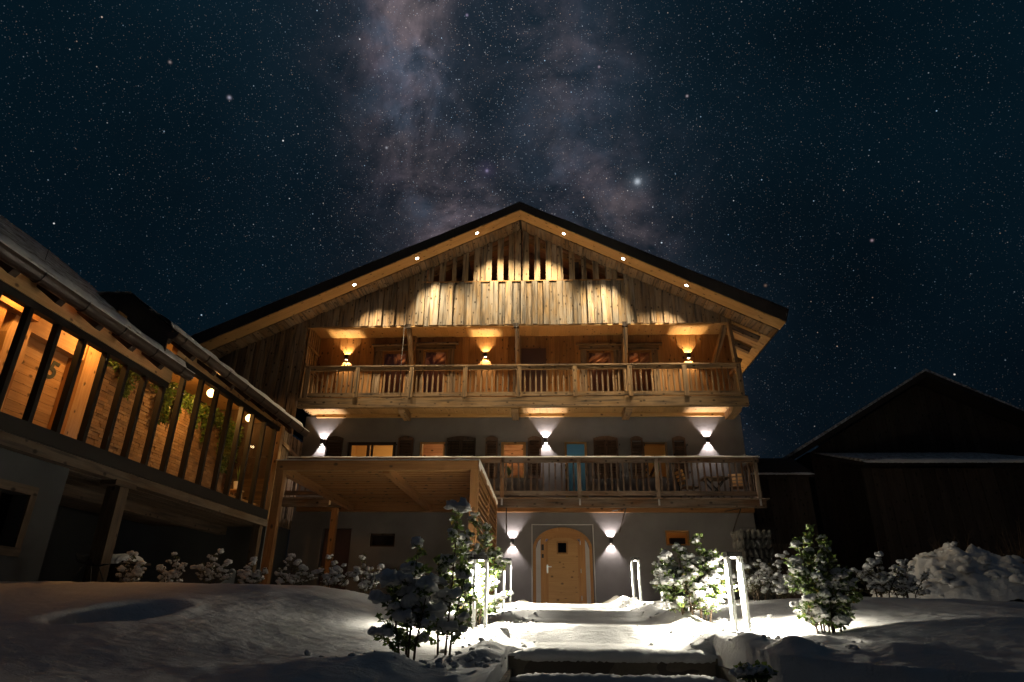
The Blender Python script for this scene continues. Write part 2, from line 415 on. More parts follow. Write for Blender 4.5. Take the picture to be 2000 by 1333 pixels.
# value noise for the snow
_rs = np.random.RandomState(11); _tab = _rs.rand(256, 256)
def vnoise(x, y):
    xi = np.floor(x).astype(int); yi = np.floor(y).astype(int); fx = x-xi; fy = y-yi
    fx = fx*fx*(3-2*fx); fy = fy*fy*(3-2*fy)
    g = lambda a, b: _tab[a & 255, b & 255]
    return (g(xi, yi)*(1-fx)+g(xi+1, yi)*fx)*(1-fy)+(g(xi, yi+1)*(1-fx)+g(xi+1, yi+1)*fx)*fy-.5
def fbm(x, y, o=4, g=.5):
    r_ = 0; a = 1.; 
    for i in range(o): r_ = r_+a*vnoise(x*2**i+17.3*i, y*2**i+5.1*i); a *= g
    return r_
def sstep(a, b, x):
    t = np.clip((x-a)/(b-a), 0, 1); return t*t*(3-2*t)

# ------------------------------------------------------------------ snow ground
YP = [-8, 0, 5.5, 5.95, 6.12, 6.38, 8.6, 8.8, 9.1, 11.4, 11.7, 14, 20, 60]
ZP = [-.3, -.3, -.285, -.26, -.235, -.105, -.075, -.06, .03, .07, .145, .175, .235, .4]
def rline(x): return np.interp(x, [1.28, 1.42, 2.0, 2.8, 4.5, 8, 60], [5.15, 4.45, 4.05, 3.7, 3.3, 2.6, 2.])
def ground(x, y):
    x = np.asarray(x, float); y = np.asarray(y, float)
    zL = np.interp(y, [-8, 0, 2, 4, 6, 8, 9.4, 10.6, 14, 20, 60], [-1.1, -.66, -.40, -.16, .06, .265, .345, .30, .22, .2, .4])
    zE = np.interp(y, [-8, 3, 4, 4.5, 5.5, 6.8, 8, 10, 12, 15, 20, 60], [-.8, -.46, -.38, -.33, -.26, -.145, -.07, .0, .12, .18, .22, .4])
    zRE = np.interp(y, [-8, 4, 5.2, 6.5, 8, 10, 12, 15, 20, 60], [-.4, -.27, -.20, -.11, -.02, .09, .2, .22, .25, .4])
    zR = np.interp(y, [-8, 2, 4, 5, 6.5, 8, 9.4, 11, 14, 20, 60], [-.7, -.4, -.22, -.13, 0., .15, .235, .22, .25, .3, .6])
    zP = np.interp(y+.16*vnoise(x*1.4+7, y*.7)+.05*vnoise(x*5.+2, y*2.), YP, ZP)
    a = zL+(zE-zL)*sstep(-3.4, -1.0, x)
    b = zRE+(zR-zRE)*sstep(1.95, 3.6, x)
    zR6 = b-.10*sstep(4, 7.5, x)*sstep(12, 8, y)
    wob = .10*vnoise(y*2.1+3, x*0+4)
    z = a+(zP-a)*sstep(-.52, -.16, x+wob)
    wob2 = .12*vnoise(y*1.9+31, x*0+9)
    z = z+(zR6-z)*sstep(1.12, 1.5, x+wob2)
    # berms of cleared snow along both edges of the path
    k = np.interp(y, [4, 5.5, 14, 17], [0, 1, 1, 0])
    z = z+k*(.04*np.exp(-((x+.46)/.15)**2)*(1+2.6*vnoise(y*2.6, x*2))+.055*np.exp(-((x-1.42)/.17)**2)*(1+3.0*vnoise(y*2.4+40, x*2)))
    # lumps and relief
    amp = np.where((x > -.25) & (x < 1.2), .35, 1.)
    z = z+amp*(.055*fbm(x*.8, y*.8, 3)+.018*fbm(x*3.6, y*3.0, 3, .5))+.008*fbm(x*13, y*13, 4, .62)
    px_, py_ = PIT
    q = ((x-px_)/.30)**2+((y-py_)/.48)**2
    z = z-.34*np.exp(-q**1.5)+.035*np.exp(-((np.sqrt(q)-1.35)/.35)**2)
    for gx, gy, gr, gh in MOUNDS: z = z+gh*np.exp(-(((x-gx)**2+(y-gy)**2)/gr**2))
    # cuts: the flight of steps and the low ground in front of the right-hand wall
    st = sstep(5.72, 5.64, y)*sstep(-.30, -.26, x)*sstep(1.36, 1.30, x)
    z = z*(1-st)+(-.95)*st
    rl = rline(x)+.05*vnoise(x*5, y*0+2)+.02*vnoise(x*19, y*0+7)
    fr = sstep(0.03, -.10, y-rl)*sstep(1.20, 1.28, x)
    z = z*(1-fr)+(-1.0)*fr
    z = z-.75*sstep(19.9, 20.05, y)*sstep(-7.9, -7.8, x)*sstep(6.35, 6.25, x)
    return z
PIT = (at(230, 1222, 5.3)[0], 5.3)
MOUNDS = [(-.98, 4.35, .20, .10), (-.45, 5.0, .16, .05), (1.62, 4.62, .15, .10), (2.25, 4.55, .30, .09), (1.98, 5.1, .22, .06), (-1.3, 4.1, .35, .08),
          (-2.2, 7.0, .5, .05), (2.7, 6.9, .6, .05), (3.6, 5.6, .7, .06), (1.42, 7.9, .3, .06), (1.36, 11.2, .22, .10), (-.5, 9.0, .2, .05)]
def make_ground():
    xs = np.concatenate([np.arange(-70, -13, 2.5), np.arange(-13, -3, .07), np.arange(-3, 4.2, .0225), np.arange(4.2, 13, .07), np.arange(13, 72, 2.5)])
    ys = np.concatenate([np.arange(-12, 1.2, .3), np.arange(1.2, 3.4, .05), np.arange(3.4, 8., .021), np.arange(8., 13, .05), np.arange(13, 20.6, .12), np.arange(20.6, 95, 2.5)])
    X, Y = np.meshgrid(xs, ys); Z = ground(X, Y)
    nx, ny = len(xs), len(ys)
    v = np.stack([X.ravel(), Y.ravel(), Z.ravel()], 1)
    i = np.arange(nx*ny).reshape(ny, nx)
    f = np.stack([i[:-1, :-1].ravel(), i[:-1, 1:].ravel(), i[1:, 1:].ravel(), i[1:, :-1].ravel()], 1)
    me = bpy.data.meshes.new('snow_ground'); me.vertices.add(len(v)); me.vertices.foreach_set('co', v.ravel())
    me.loops.add(f.size); me.loops.foreach_set('vertex_index', f.ravel().astype(np.int32))
    me.polygons.add(len(f)); me.polygons.foreach_set('loop_start', (np.arange(len(f))*4).astype(np.int32))
    me.polygons.foreach_set('use_smooth', np.ones(len(f), bool)); me.update(calc_edges=True); me.materials.append(SNOW)
    tag(link('snow_ground', me, None, (0, 0, 0)), 'deep snow over the garden and the path', None, None, 'structure')
make_ground()
def gz(x, y): return float(ground(np.array([x]), np.array([y]))[0])

# ------------------------------------------------------------------ steps and garden walls
def snow_loaf(x0, x1, y, z, r, h, seed, n=90, m=12):
    """rounded roll of snow lying along x on a step edge"""
    b = MB(); rs = np.random.RandomState(seed)
    for i in range(n+1):
        x = lerp(x0, x1, i/n); w = 1+.35*float(fbm(np.array([x*3.1+seed]), np.array([seed*1.7]), 3)[()])+.12*float(vnoise(np.array([x*23.]), np.array([seed*2.]))[()])
        e = min(1., 8*min(i/n, 1-i/n)+.05)
        for k in range(m+1):
            a = math.pi*(-.12+1.14*k/m)
            b.v.append((x, y-math.cos(a)*r*w*e**.5+.004*rs.randn(), z+math.sin(a)*h*w*e**.5+.004*rs.randn()))
    for i in range(n):
        for k in range(m):
            q = i*(m+1)+k; b.f.append((q, q+m+1, q+m+2, q+1))
    return b
def steps():
    t = tag(MB().box((.52, 6.02, -.565), (1.66, .86, .50)).build('stone_step', STONE_STEP), 'broad stone step with a wet stained front below the snowy path', 'step', 'stone steps of the garden path')
    snow_loaf(-.30, 1.36, 5.63, -.325, .075, .062, 3).build('snow', SNOW, t, smooth=True)
    t2 = tag(MB().box((.53, 5.36, -.705), (1.62, .46, .50)).build('stone_step', STONE_STEP), 'lower stone step with a narrow strip of snow at the picture edge', 'step', 'stone steps of the garden path')
    snow_loaf(-.27, 1.33, 5.19, -.462, .07, .06, 5).build('snow', SNOW, t2, smooth=True)
    w = MB().prism([(-.62, 5.75), (-.27, 5.75), (-.255, 4.2), (-.75, 4.0)], -1.0, -.40, 'Z').build('garden_wall', STONE_STEP)
    tag(w, 'low stone cheek wall left of the steps under a lip of snow', 'wall')
    w = MB().prism([(1.33, 5.75), (1.62, 5.75), (2.1, 4.35), (3.0, 3.95), (5.2, 3.5), (5.2, 3.28), (2.9, 3.72), (2.0, 4.1), (1.47, 4.48), (1.31, 5.2)], -1.1, -.36, 'Z').build('garden_wall', STONE_STEP)
    tag(w, 'low brown stone wall right of the steps under an overhanging bank of snow', 'wall')
steps()

# ------------------------------------------------------------------ the chalet
FY, GY, VY = 20.0, 18.95, 17.75           # stone wall, gable, roof verge
XL, XR = -7.9, 6.36
chalet = thing('chalet', (-.7, FY, .2), 'large lit timber and grey plaster chalet with two balconies under a broad gable roof', 'house')
ridge_t = at(1015, 395, VY); ridge_b = at(1015, 409, VY)
er_t = at(1541, 604, VY); er_b = at(1536, 628, VY)
lf_t = at(400, 644, VY); lf_b = at(400, 667, VY)
sl = (ridge_b[1]-lf_b[1])/(ridge_b[0]-lf_b[0]); sr = (ridge_b[1]-er_b[1])/(er_b[0]-ridge_b[0])
XE = -11.4
def under(x): return ridge_b[1]-(sl*(ridge_b[0]-x) if x < ridge_b[0] else sr*(x-ridge_b[0]))
el_b = (XE, under(XE)); el_t = (XE-.05, el_b[1]+(lf_t[1]-lf_b[1]))
def wall_xz(name, mat, parent, x0, x1, z0, z1, y, holes, depth, x1top=None):
    """front wall with real openings: cells between the edges of the openings, plus reveals"""
    b = MB(); xs = sorted({x0, x1, *[h[0] for h in holes], *[h[1] for h in holes]}); zs = sorted({z0, z1, *[h[2] for h in holes], *[h[3] for h in holes]})
    for i in range(len(xs)-1):
        for j in range(len(zs)-1):
            cx, cz = (xs[i]+xs[i+1])/2, (zs[j]+zs[j+1])/2
            if any(h[0] < cx < h[1] and h[2] < cz < h[3] for h in holes): continue
            b.quad((xs[i], y, zs[j]), (xs[i+1], y, zs[j]), (xs[i+1], y, zs[j+1]), (xs[i], y, zs[j+1]))
    for h in holes:
        a, c, d, e = h
        b.quad((a, y, d), (a, y, e), (a, y+depth, e), (a, y+depth, d)); b.quad((c, y, e), (c, y, d), (c, y+depth, d), (c, y+depth, e))
        b.quad((a, y, e), (c, y, e), (c, y+depth, e), (a, y+depth, e)); b.quad((c, y, d), (a, y, d), (a, y+depth, d), (c, y+depth, d))
    return b.build(name, mat, parent, origin=((x0+x1)/2, y, (z0+z1)/2))
def X1(px, py=900, Y=FY): return at(px, py, Y)[0]
def rect(pxl, pxr, pyt, pyb, Y=FY):
    pm = (pxl+pxr)/2; ym = (pyt+pyb)/2
    return (at(pxl, ym, Y)[0], at(pxr, ym, Y)[0], at(pm, pyb, Y)[1], at(pm, pyt, Y)[1])
ZB2 = 5.90                                  # underside of the upper balcony at the wall
F1 = [rect(676, 771, 862, 931), rect(818, 868, 862, 931), rect(978, 1027, 862, 934), rect(1104, 1148, 862, 985), rect(1257, 1306, 862, 934)]
G0 = [rect(1300, 1347, 1036, 1066), rect(722, 771, 1042, 1068), rect(622, 680, 1032, 1168)]
dx0, dx1 = at(1040, 1100, FY)[0], at(1160, 1100, FY)[0]
DOOR = (dx0, dx1, -.3, at(1100, 1026, FY)[1])
wall_xz('wall', PLASTER, chalet, XL, XR, -.6, ZB2+.05, FY, F1+G0+[DOOR], .28)
b = MB(); b.box((XR-.15, FY+7.05, 2.66), (.30, 14., 6.5)); b.box((XL+.15, FY+7.05, 2.66), (.3, 14., 6.5)); b.build('side_wall', PLASTER, chalet)

ROOMS = {}
def room(parent, r, y, depth, wallmat, power, col, lampz=.0, lampx=.0, floor=None, tall=.5):
    x0, x1, z0, z1 = r; x0 -= .5; x1 += .5; z0 -= .25; z1 += tall; y0, y1 = y+.30, y+depth
    b = MB()
    b.quad((x0, y1, z0), (x1, y1, z0), (x1, y1, z1), (x0, y1, z1)); b.quad((x0, y0, z0), (x0, y1, z0), (x0, y1, z1), (x0, y0, z1)); b.quad((x1, y1, z0), (x1, y0, z0), (x1, y0, z1), (x1, y1, z1))
    b.quad((x0, y0, z1), (x1, y0, z1), (x1, y1, z1), (x0, y1, z1)); b.quad((x0, y0, z0), (x1, y0, z0), (x1, y1, z0), (x0, y1, z0))
    o = b.build('room', wallmat, parent)
    if power: lamp('room_light', 'POINT', ((x0+x1)/2+lampx, y0+(depth-.3)*.5, z1-.25+lampz), power, col, o, shadow_soft_size=.12)
    return o
def window(parent, r, y, frame, fw=.055, mull=0, glass=GLASS, casing=None, cross=False):
    x0, x1, z0, z1 = r; y += .10; d = .07
    w = MB()
    w.box(((x0+x1)/2, y, z1-fw/2), (x1-x0, d, fw)); w.box(((x0+x1)/2, y, z0+fw/2), (x1-x0, d, fw))
    w.box((x0+fw/2, y, (z0+z1)/2), (fw, d-.004, z1-z0-2*fw)); w.box((x1-fw/2, y, (z0+z1)/2), (fw, d-.004, z1-z0-2*fw))
    o = w.build('window', frame, parent)
    n = mull+1; xa, xb = x0+fw, x1-fw
    for i in range(n):
        pa, pb = lerp(xa, xb, i/n)+(.03 if i else 0), lerp(xa, xb, (i+1)/n)-(.03 if i < n-1 else 0)
        MB().quad((pa, y, z0+fw), (pb, y, z0+fw), (pb, y, z1-fw), (pa, y, z1-fw)).build('pane', glass, o)
        if i: piece('mullion', frame, o, (lerp(xa, xb, i/n), y, (z0+z1)/2), (.06, d-.01, z1-z0-2*fw))
    if cross: piece('mullion', frame, o, ((x0+x1)/2, y-.002, lerp(z0, z1, .62)), (x1-x0-2*fw, .03, .025))
    return o
ORANGE = surf('ochre_wall', (.62, .40, .14), (.66, .43, .16), 1., .9); BLUE = surf('teal_wall', (.16, .33, .38), (.18, .36, .41), 1., .9)
TIMB = wood('room_timber', (.50, .27, .12), (.36, .17, .07), .4, .7, tint=.4); DARKROOM = surf('dark_room', (.05, .04, .035), None, 1., .9)
RED = surf('brown_door_paint', (.055, .026, .02), (.07, .034, .026), 2., .7)
def timber_back(o, r, y, mat=TIMB, parent=None):   # planks on a room's back wall
    x0, x1, z0, z1 = r; z = z0-.2; x0 -= .45; x1 += .45
    while z < z1+.42:
        h = random.uniform(.13, .20); piece('plank', mat, o, ((x0+x1)/2, y+random.uniform(-.006, .006), z+h/2), (x1-x0, .03, h-.006)); z += h
WARM = (1., .62, .28); WARM2 = (1., .72, .42)
r_ = room(chalet, F1[0], FY, 2.6, ORANGE, 20, (1., .70, .36)); window(chalet, F1[0], FY, W_DARK, .11, 1)
MB().box((F1[0][0]+.36, FY+1.2, F1[0][2]+.55), (.10, .10, 1.5)).build('wardrobe_edge', W_DARK, r_)
r_ = room(chalet, F1[1], FY, 2.2, TIMB, 14, WARM2); timber_back(r_, F1[1], FY+2.15); window(chalet, F1[1], FY, W_DOOR, .07)
r_ = room(chalet, F1[2], FY, 2.2, TIMB, 18, WARM2); timber_back(r_, F1[2], FY+2.15); window(chalet, F1[2], FY, W_DOOR, .09)
r_ = room(chalet, F1[3], FY, 2.4, BLUE, 3.6, (.85, .95, 1.)); window(chalet, F1[3], FY, W_DOOR, .07)
MB().box(((F1[3][0]+F1[3][1])/2, FY+2.2, F1[3][2]+.55), (1.5, .35, .10)).build('shelf', W_DOOR, r_)
MB().box(((F1[3][0]+F1[3][1])/2-.1, FY+1.9, F1[3][2]+.18), (1.3, .5, .28)).build('bed', BLUE, r_)
r_ = room(chalet, F1[4], FY, 2.6, ORANGE, 2., (1., .66, .34)); window(chalet, F1[4], FY, W_OLD, .06)
pic = MB()
for i, (ox, w) in enumerate(((-.18, .07), (.0, .06), (.3, .09))): pic.box(((F1[4][0]+F1[4][1])/2+ox, FY+2.45, F1[4][2]+.75), (w, .02, .55), Matrix.Rotation(.5, 3, 'Y'))
pic.build('wall_picture', W_DARK, r_)
r_ = room(chalet, G0[0], FY, 1.6, ORANGE, 1.3, (1., .5, .2), tall=.2); window(chalet, G0[0], FY, W_LOG, .05)
MB().box(((G0[0][0]+G0[0][1])/2+.1, FY+.6, G0[0][2]+.12), (.45, .2, .3)).build('firewood_basket', W_DARK, r_)
window(chalet, G0[1], FY, W_DARK, .05); room(chalet, G0[1], FY, 1., DARKROOM, 0, WARM)
MB().box(((G0[2][0]+G0[2][1])/2, FY+.2, (G0[2][2]+G0[2][3])/2), (G0[2][1]-G0[2][0]-.04, .06, G0[2][3]-G0[2][2]-.02)).build('door', RED, chalet, None).__setitem__('label', 'plain dark brown door under the pergola')
# pale render bands and arched heads over the first floor windows
for h in F1[:3]+F1[3:]:
    x0, x1, z0, z1 = h; n = 10; po = []
    for i in range(n+1): u = i/n; po.append((lerp(x0-.06, x1+.06, u), z1+.02+.10*math.sin(math.pi*u)))
    MB().prism([(x0-.06, z1-.03)]+[(x, z) for x, z in po]+[(x1+.06, z1-.03)], FY-.012, FY+.01).build('window_head', PLASTER, chalet)
# shutters
def shutter(pxl, pxr, pyt=853, pyb=936, closed=False, mat=W_DARK):
    x0, x1, z0, z1 = rect(pxl, pxr, pyt, pyb); y = FY-.045; w = x1-x0
    n = 8; arch = [(lerp(x0, x1, i/n), z1-.07+.07*math.sin(math.pi*i/n)) for i in range(n+1)]
    b = MB(); s = .055
    b.prism([(x0, z1-.14)]+arch+[(x1, z1-.14)], y-.025, y+.025); b.box(((x0+x1)/2, y, z0+.05), (w, .05, .10))
    hs = [(x0, x1)] if not closed else [(x0, (x0+x1)/2-.004), ((x0+x1)/2+.004, x1)]
    for a, c in hs:
        b.box((a+s/2, y, (z0+z1)/2-.02), (s, .048, z1-z0-.24)); b.box((c-s/2, y, (z0+z1)/2-.02), (s, .048, z1-z0-.24)); 
        b.box(((a+c)/2, y, (z0+z1)/2-.1), (c-a-2*s, .046, .07))
    o = b.build('shutter', mat, chalet); tag(o, None)
    for a, c in hs:
        z = z0+.14
        while z < z1-.17:
            if abs(z-((z0+z1)/2-.1)) > .06: piece('slat', mat, o, ((a+c)/2, y, z), (c-a-2*s-.002, .012, .045), Matrix.Rotation(-.6, 3, 'X'))
            z += .05
    for zz in (z0+.2, z1-.28): piece('shutter_catch', METAL_D, o, (x1+.05 if pxl > 900 else x0-.05, y+.02, zz), (.03, .05, .06))
    return o
W_SHUT = wood('shutter_brown', (.11, .062, .036), (.06, .034, .022), .2, .75)
shutter(634, 667); shutter(776, 806, mat=W_SHUT); shutter(871, 928, closed=True); shutter(948, 972, mat=W_SHUT); shutter(1031, 1057, mat=W_SHUT); shutter(1160, 1208, closed=True, mat=W_SHUT); shutter(1233, 1257, mat=W_SHUT); shutter(1315, 1341, mat=W_SHUT)
for x0, x1 in ((871, 928), (1160, 1208)):
    r = rect(x0+4, x1-4, 862, 930); MB().quad((r[0], FY-.006, r[2]), (r[1], FY-.006, r[2]), (r[1], FY-.006, r[3]), (r[0], FY-.006, r[3])).build('shutter_backing', W_OLD, chalet)

# entrance: recessed panel, arched frame, sidelights, door leaf
def entrance():
    x0, x1, _, zt = DOOR; yb = FY+.10
    cx = (x0+x1)/2; xa0, xa1 = at(1040, 1110, yb)[0]+.02, at(1159, 1110, yb)[0]-.02
    zs = at(1099, 1072, yb)[1]; za = at(1099, 1031, yb)[1]; n = 22
    def arch(inset):
        a0, a1 = xa0+inset, xa1-inset; h = za-inset-zs; return [(lerp(a0, a1, .5-.5*math.cos(math.pi*i/n)), zs+h*math.sin(math.pi*i/n)) for i in range(n+1)]
    z0 = -.30
    # plaster panel above the arch
    o = arch(0.); b = MB()
    for i in range(n):
        b.quad((o[i][0], yb-.012, o[i][1]), (o[i+1][0], yb-.012, o[i+1][1]), (o[i+1][0], yb-.012, zt), (o[i][0], yb-.012, zt))
    b.quad((x0, yb-.012, zs), (xa0, yb-.012, zs), (xa0, yb-.012, zt), (x0, yb-.012, zt)); b.quad((xa1, yb-.012, zs), (x1, yb-.012, zs), (x1, yb-.012, zt), (xa1, yb-.012, zt))
    b.quad((x0, yb-.012, z0), (xa0, yb-.012, z0), (xa0, yb-.012, zs), (x0, yb-.012, zs)); b.quad((xa1, yb-.012, z0), (x1, yb-.012, z0), (x1, yb-.012, zs), (xa1, yb-.012, zs))
    b.build('door_surround', PLASTER, chalet)
    MB().box((x0-.012, FY-.004, (z0+zt)/2), (.024, .02, zt-z0)).box((x1+.012, FY-.004, (z0+zt)/2), (.024, .02, zt-z0)).box((cx, FY-.004, zt+.012), (x1-x0+.048, .02, .024)).build('edge_trim', TRIM, chalet)
    # arched door frame
    oi = arch(.085); b = MB()
    for i in range(n):
        for (p, q) in (((o[i], o[i+1]), (oi[i], oi[i+1])),):
            b.quad((q[0][0], yb-.06, q[0][1]), (q[1][0], yb-.06, q[1][1]), (p[1][0], yb-.06, p[1][1]), (p[0][0], yb-.06, p[0][1]))
            b.quad((q[0][0], yb+.03, q[0][1]), (q[1][0], yb+.03, q[1][1]), (q[1][0], yb-.06, q[1][1]), (q[0][0], yb-.06, q[0][1]))
            b.quad((p[0][0], yb-.06, p[0][1]), (p[1][0], yb-.06, p[1][1]), (p[1][0], yb+.03, p[1][1]), (p[0][0], yb+.03, p[0][1]))
    for a, c in ((xa0, xa0+.085), (xa1-.085, xa1)): b.box(((a+c)/2, yb-.015, (z0+zs)/2), (c-a, .09, zs-z0))
    fr = b.build('door_frame', W_DFRAME, chalet)
    # posts beside the leaf and sidelight fields
    la, lb = at(1066, 1110, yb)[0], at(1134, 1110, yb)[0]      # leaf edges
    tp = za-.14
    for xx, w in ((la-.075, .15), (lb+.075, .15)):
        hh = tp-.20; MB().box((xx, yb-.01, (z0+hh)/2), (w, .12, hh-z0)).build('post', W_DFRAME, fr)
    def za_(x_):
        a0, a1 = xa0+.085, xa1-.085; u_ = min(1., abs((x_-(a0+a1)/2)/((a1-a0)/2))); return zs+(za-.085-zs)*math.sqrt(max(0., 1-u_*u_))-.02
    for a, c in ((xa0+.085, la-.15), (lb+.15, xa1-.085)):
        MB().prism([(a, z0), (c, z0)]+[(x_, za_(x_)) for x_ in (c, (a+c)/2, a)], yb+.0, yb+.03).build('sidelight', TRIM, fr)
    # head between the posts and the arch
    hd = [(la-.15, tp-.20)]+[p for p in oi if la-.15 < p[0] < lb+.15]+[(lb+.15, tp-.20)]
    MB().prism(hd, yb-.05, yb+.04, grain=2).build('frame_head', W_DFRAME, fr)
    # leaf: rails, stiles, horizontal boards
    n2 = 14; top = lambda x: tp-.30+.235*math.sin(math.pi*min(max((x-la)/(lb-la), 0), 1))**.75
    leaf = tag(MB().prism([(la, z0), (lb, z0)]+[(lerp(lb, la, i/n2), top(lerp(lb, la, i/n2))) for i in range(n2+1)], yb-.075, yb-.035).build('door', W_DFRAME, chalet), 'pale spruce entrance door with a small square light under a round arch')
    pa, pb = la+.075, lb-.075; z = z0
    while z < tp-.2:
        h = .172; zz = min(z+h, 9)
        t0 = lambda x: min(zz-.003, top(x)-.05)
        pts = [(pa, z), (pb, z), (pb, t0(pb)), ((pa*.25+pb*.75), t0(pa*.25+pb*.75)), ((pa+pb)/2, t0((pa+pb)/2)), ((pa*.75+pb*.25), t0(pa*.75+pb*.25)), (pa, t0(pa))]
        if t0(pa) > z+.02: MB().prism(pts, yb-.082, yb-.06, grain=2).build('board', W_DOOR, leaf)
        z += h
    wx, wz = (la+lb)/2-.02, at(1098, 1071, yb)[1]
    MB().box((wx, yb-.088, wz), (.34, .03, .37)).build('light_frame', W_LOG, leaf); MB().box((wx, yb-.106, wz), (.25, .012, .28)).build('light_pane', glassmat('dark_pane', (.12, .08, .05)), leaf); MB().box((wx, yb-.1035, wz), (.25, .003, .28)).build('light_back', W_DARK, leaf)
    hz = at(1069, 1112, yb)[1]
    MB().box((la+.05, yb-.09, hz), (.045, .02, .24)).box((la+.10, yb-.13, hz+.06), (.15, .022, .022)).box((la+.05, yb-.11, hz+.06), (.025, .06, .025)).build('handle', STEEL, leaf)
    for zz in (.35, 1.1, 1.9): MB().tube([(lb+.008, yb-.085, zz), (lb+.008, yb-.085, zz+.12)], .012, 6).build('hinge', STEEL, leaf)
    ix = la-.09; iz = at(1056, 1070, yb)[1]
    MB().box((ix, yb-.085, iz), (.075, .03, .17)).build('intercom', METAL_D, fr); MB().box((ix, yb-.085, iz-.25), (.06, .03, .11)).build('key_box', METAL_D, fr)
entrance()

# roof: main slab, fascia face, thin snow, soffit boards
roof = MB().prism([ridge_t, er_t, er_b, ridge_b, el_b, el_t], VY, 33.5).build('roof', W_FASCIA, chalet)
b = MB(); n = 260; xs_ = [lerp(el_t[0], er_t[0]-.02, i/n) for i in range(n+1)]
for x_ in xs_:
    zt_ = ridge_t[1]+((el_t[1]-ridge_t[1])*(ridge_t[0]-x_)/(ridge_t[0]-el_t[0]) if x_ < ridge_t[0] else (er_t[1]-ridge_t[1])*(x_-ridge_t[0])/(er_t[0]-ridge_t[0]))
    h_ = .045+.05*float(fbm(np.array([x_*1.9]), np.array([3.3]), 4, .6)[0]); e_ = .05*float(fbm(np.array([x_*2.7]), np.array([8.3]), 3)[0])
    for y_, k_ in ((VY+.0+e_, -.01), (VY+.03+e_, h_*.7), (VY+.2, h_), (33.4, .06)): b.v.append((x_, y_, zt_+max(k_, .004) if k_ > 0 else zt_+.003))
for i in range(n):
    for k_ in range(3): q_ = i*4+k_; b.f.append((q_, q_+4, q_+5, q_+1))
b.build('snow', ROOFSNOW, roof, smooth=True)
def soffit():
    for side in (-1, 1):
        u = Vector((-1, 0, -sl)).normalized() if side < 0 else Vector((1, 0, -sr)).normalized()
        nrm = Vector((u.z, 0, -u.x)) if side > 0 else Vector((-u.z, 0, u.x))
        if nrm.z > 0: nrm = -nrm
        p0 = Vector((ridge_b[0], 0, ridge_b[1])); L = ((er_b[0]-ridge_b[0])/u.x if side > 0 else (XE-ridge_b[0])/u.x)
        rot = Matrix((u, Vector((0, 1, 0)), u.cross(Vector((0, 1, 0))))).transposed()
        # smooth front band
        a = .01
        while a < L-.05:
            e = min(a+random.uniform(2.2, 3.4), L)
            for y0, y1 in ((VY+.015, VY+.30), (VY+.304, VY+.56)):
                c = p0+u*((a+e)/2)+nrm*.018; piece('soffit_board', W_SOFFIT, roof, (c.x, (y0+y1)/2, c.z), (e-a-.004, y1-y0, .03), rot)
            a = e
        # short planks between the band and the gable
        a = .06
        while a < (L-.06 if side > 0 else L-.9):
            w = min(random.uniform(.22, .36), L-.05-a); c = p0+u*(a+w/2)+nrm*(.02+random.uniform(0, .012))
            piece('soffit_plank', W_OLD, roof, (c.x, VY+.91, c.z), (w-.012, .62, .03), rot, axis=1); a += w
    # eave on the right: planks along the house and rafter tails
    u = Vector((1, 0, -sr)).normalized(); nrm = Vector((-u.z, 0, u.x)); nrm = -nrm if nrm.z > 0 else nrm
    rot = Matrix((u, Vector((0, 1, 0)), u.cross(Vector((0, 1, 0))))).transposed(); L = (er_b[0]-ridge_b[0])/u.x; p0 = Vector((ridge_b[0], 0, ridge_b[1]))
    y = GY+.05
    while y < 31:
        w = random.uniform(.24, .34); c = p0+u*(L-.80)+nrm*.02; piece('soffit_plank', W_SOFFIT, roof, (c.x, y+w/2, c.z), (1.5, w-.012, .03), rot, axis=0); y += w
    for k, y in enumerate((19.25, 20.25, 21.3, 22.4, 23.5, 24.6)):
        c = p0+u*(L-.92)+nrm*.12; piece('rafter_tail', W_OLD, roof, (c.x, y, c.z), (1.15, .17, .17), rot)
soffit()
LEDX = [(693, 550), (815, 500), (932, 452), (1101, 452), (1217, 501), (1340, 552)]
for i, (px, py) in enumerate(LEDX):
    Y = VY+.29; x, z = at(px, py, Y); z = under(x)-.036; side = -1 if i < 3 else 1
    s_ = sl if side < 0 else sr; nrm = Vector((-side*s_, 0, -1)).normalized()
    nm = ['lowest on the left slope', 'middle one on the left slope', 'topmost on the left slope', 'topmost on the right slope', 'middle one on the right slope', 'lowest on the right slope'][i]
    t = thing('soffit_spotlight', (x, Y, z), 'small bright recessed spotlight in the roof soffit, '+nm, 'spotlight', 'recessed spotlights under the gable roof')
    q = nrm.to_track_quat('Z', 'Y').to_matrix(); ring = MB(); n = 16
    def circ(r, off): return [tuple(Vector((x, Y, z))+q @ Vector((r*math.cos(6.2832*k/n), r*math.sin(6.2832*k/n), off))) for k in range(n)]
    ring.v = circ(.075, 0)+circ(.052, .006)+circ(.075, -.03)
    for k in range(n): k2 = (k+1) % n; ring.f += [(k, k2, n+k2, n+k), (2*n+k, 2*n+k2, k2, k)]
    ring.build('ring', ALU, t); ln = MB(); ln.v = circ(.052, .0045); ln.f = [tuple(range(n))]; ln.build('lens', LAMP_SPOT, t)
    lamp('beam', 'SPOT', tuple(Vector((x, Y, z))+nrm*.03), SOFFIT_W, (1., .80, .50), t, nrm+Vector((0, .17, 0)), spot_size=R(94), spot_blend=1., shadow_soft_size=.05)

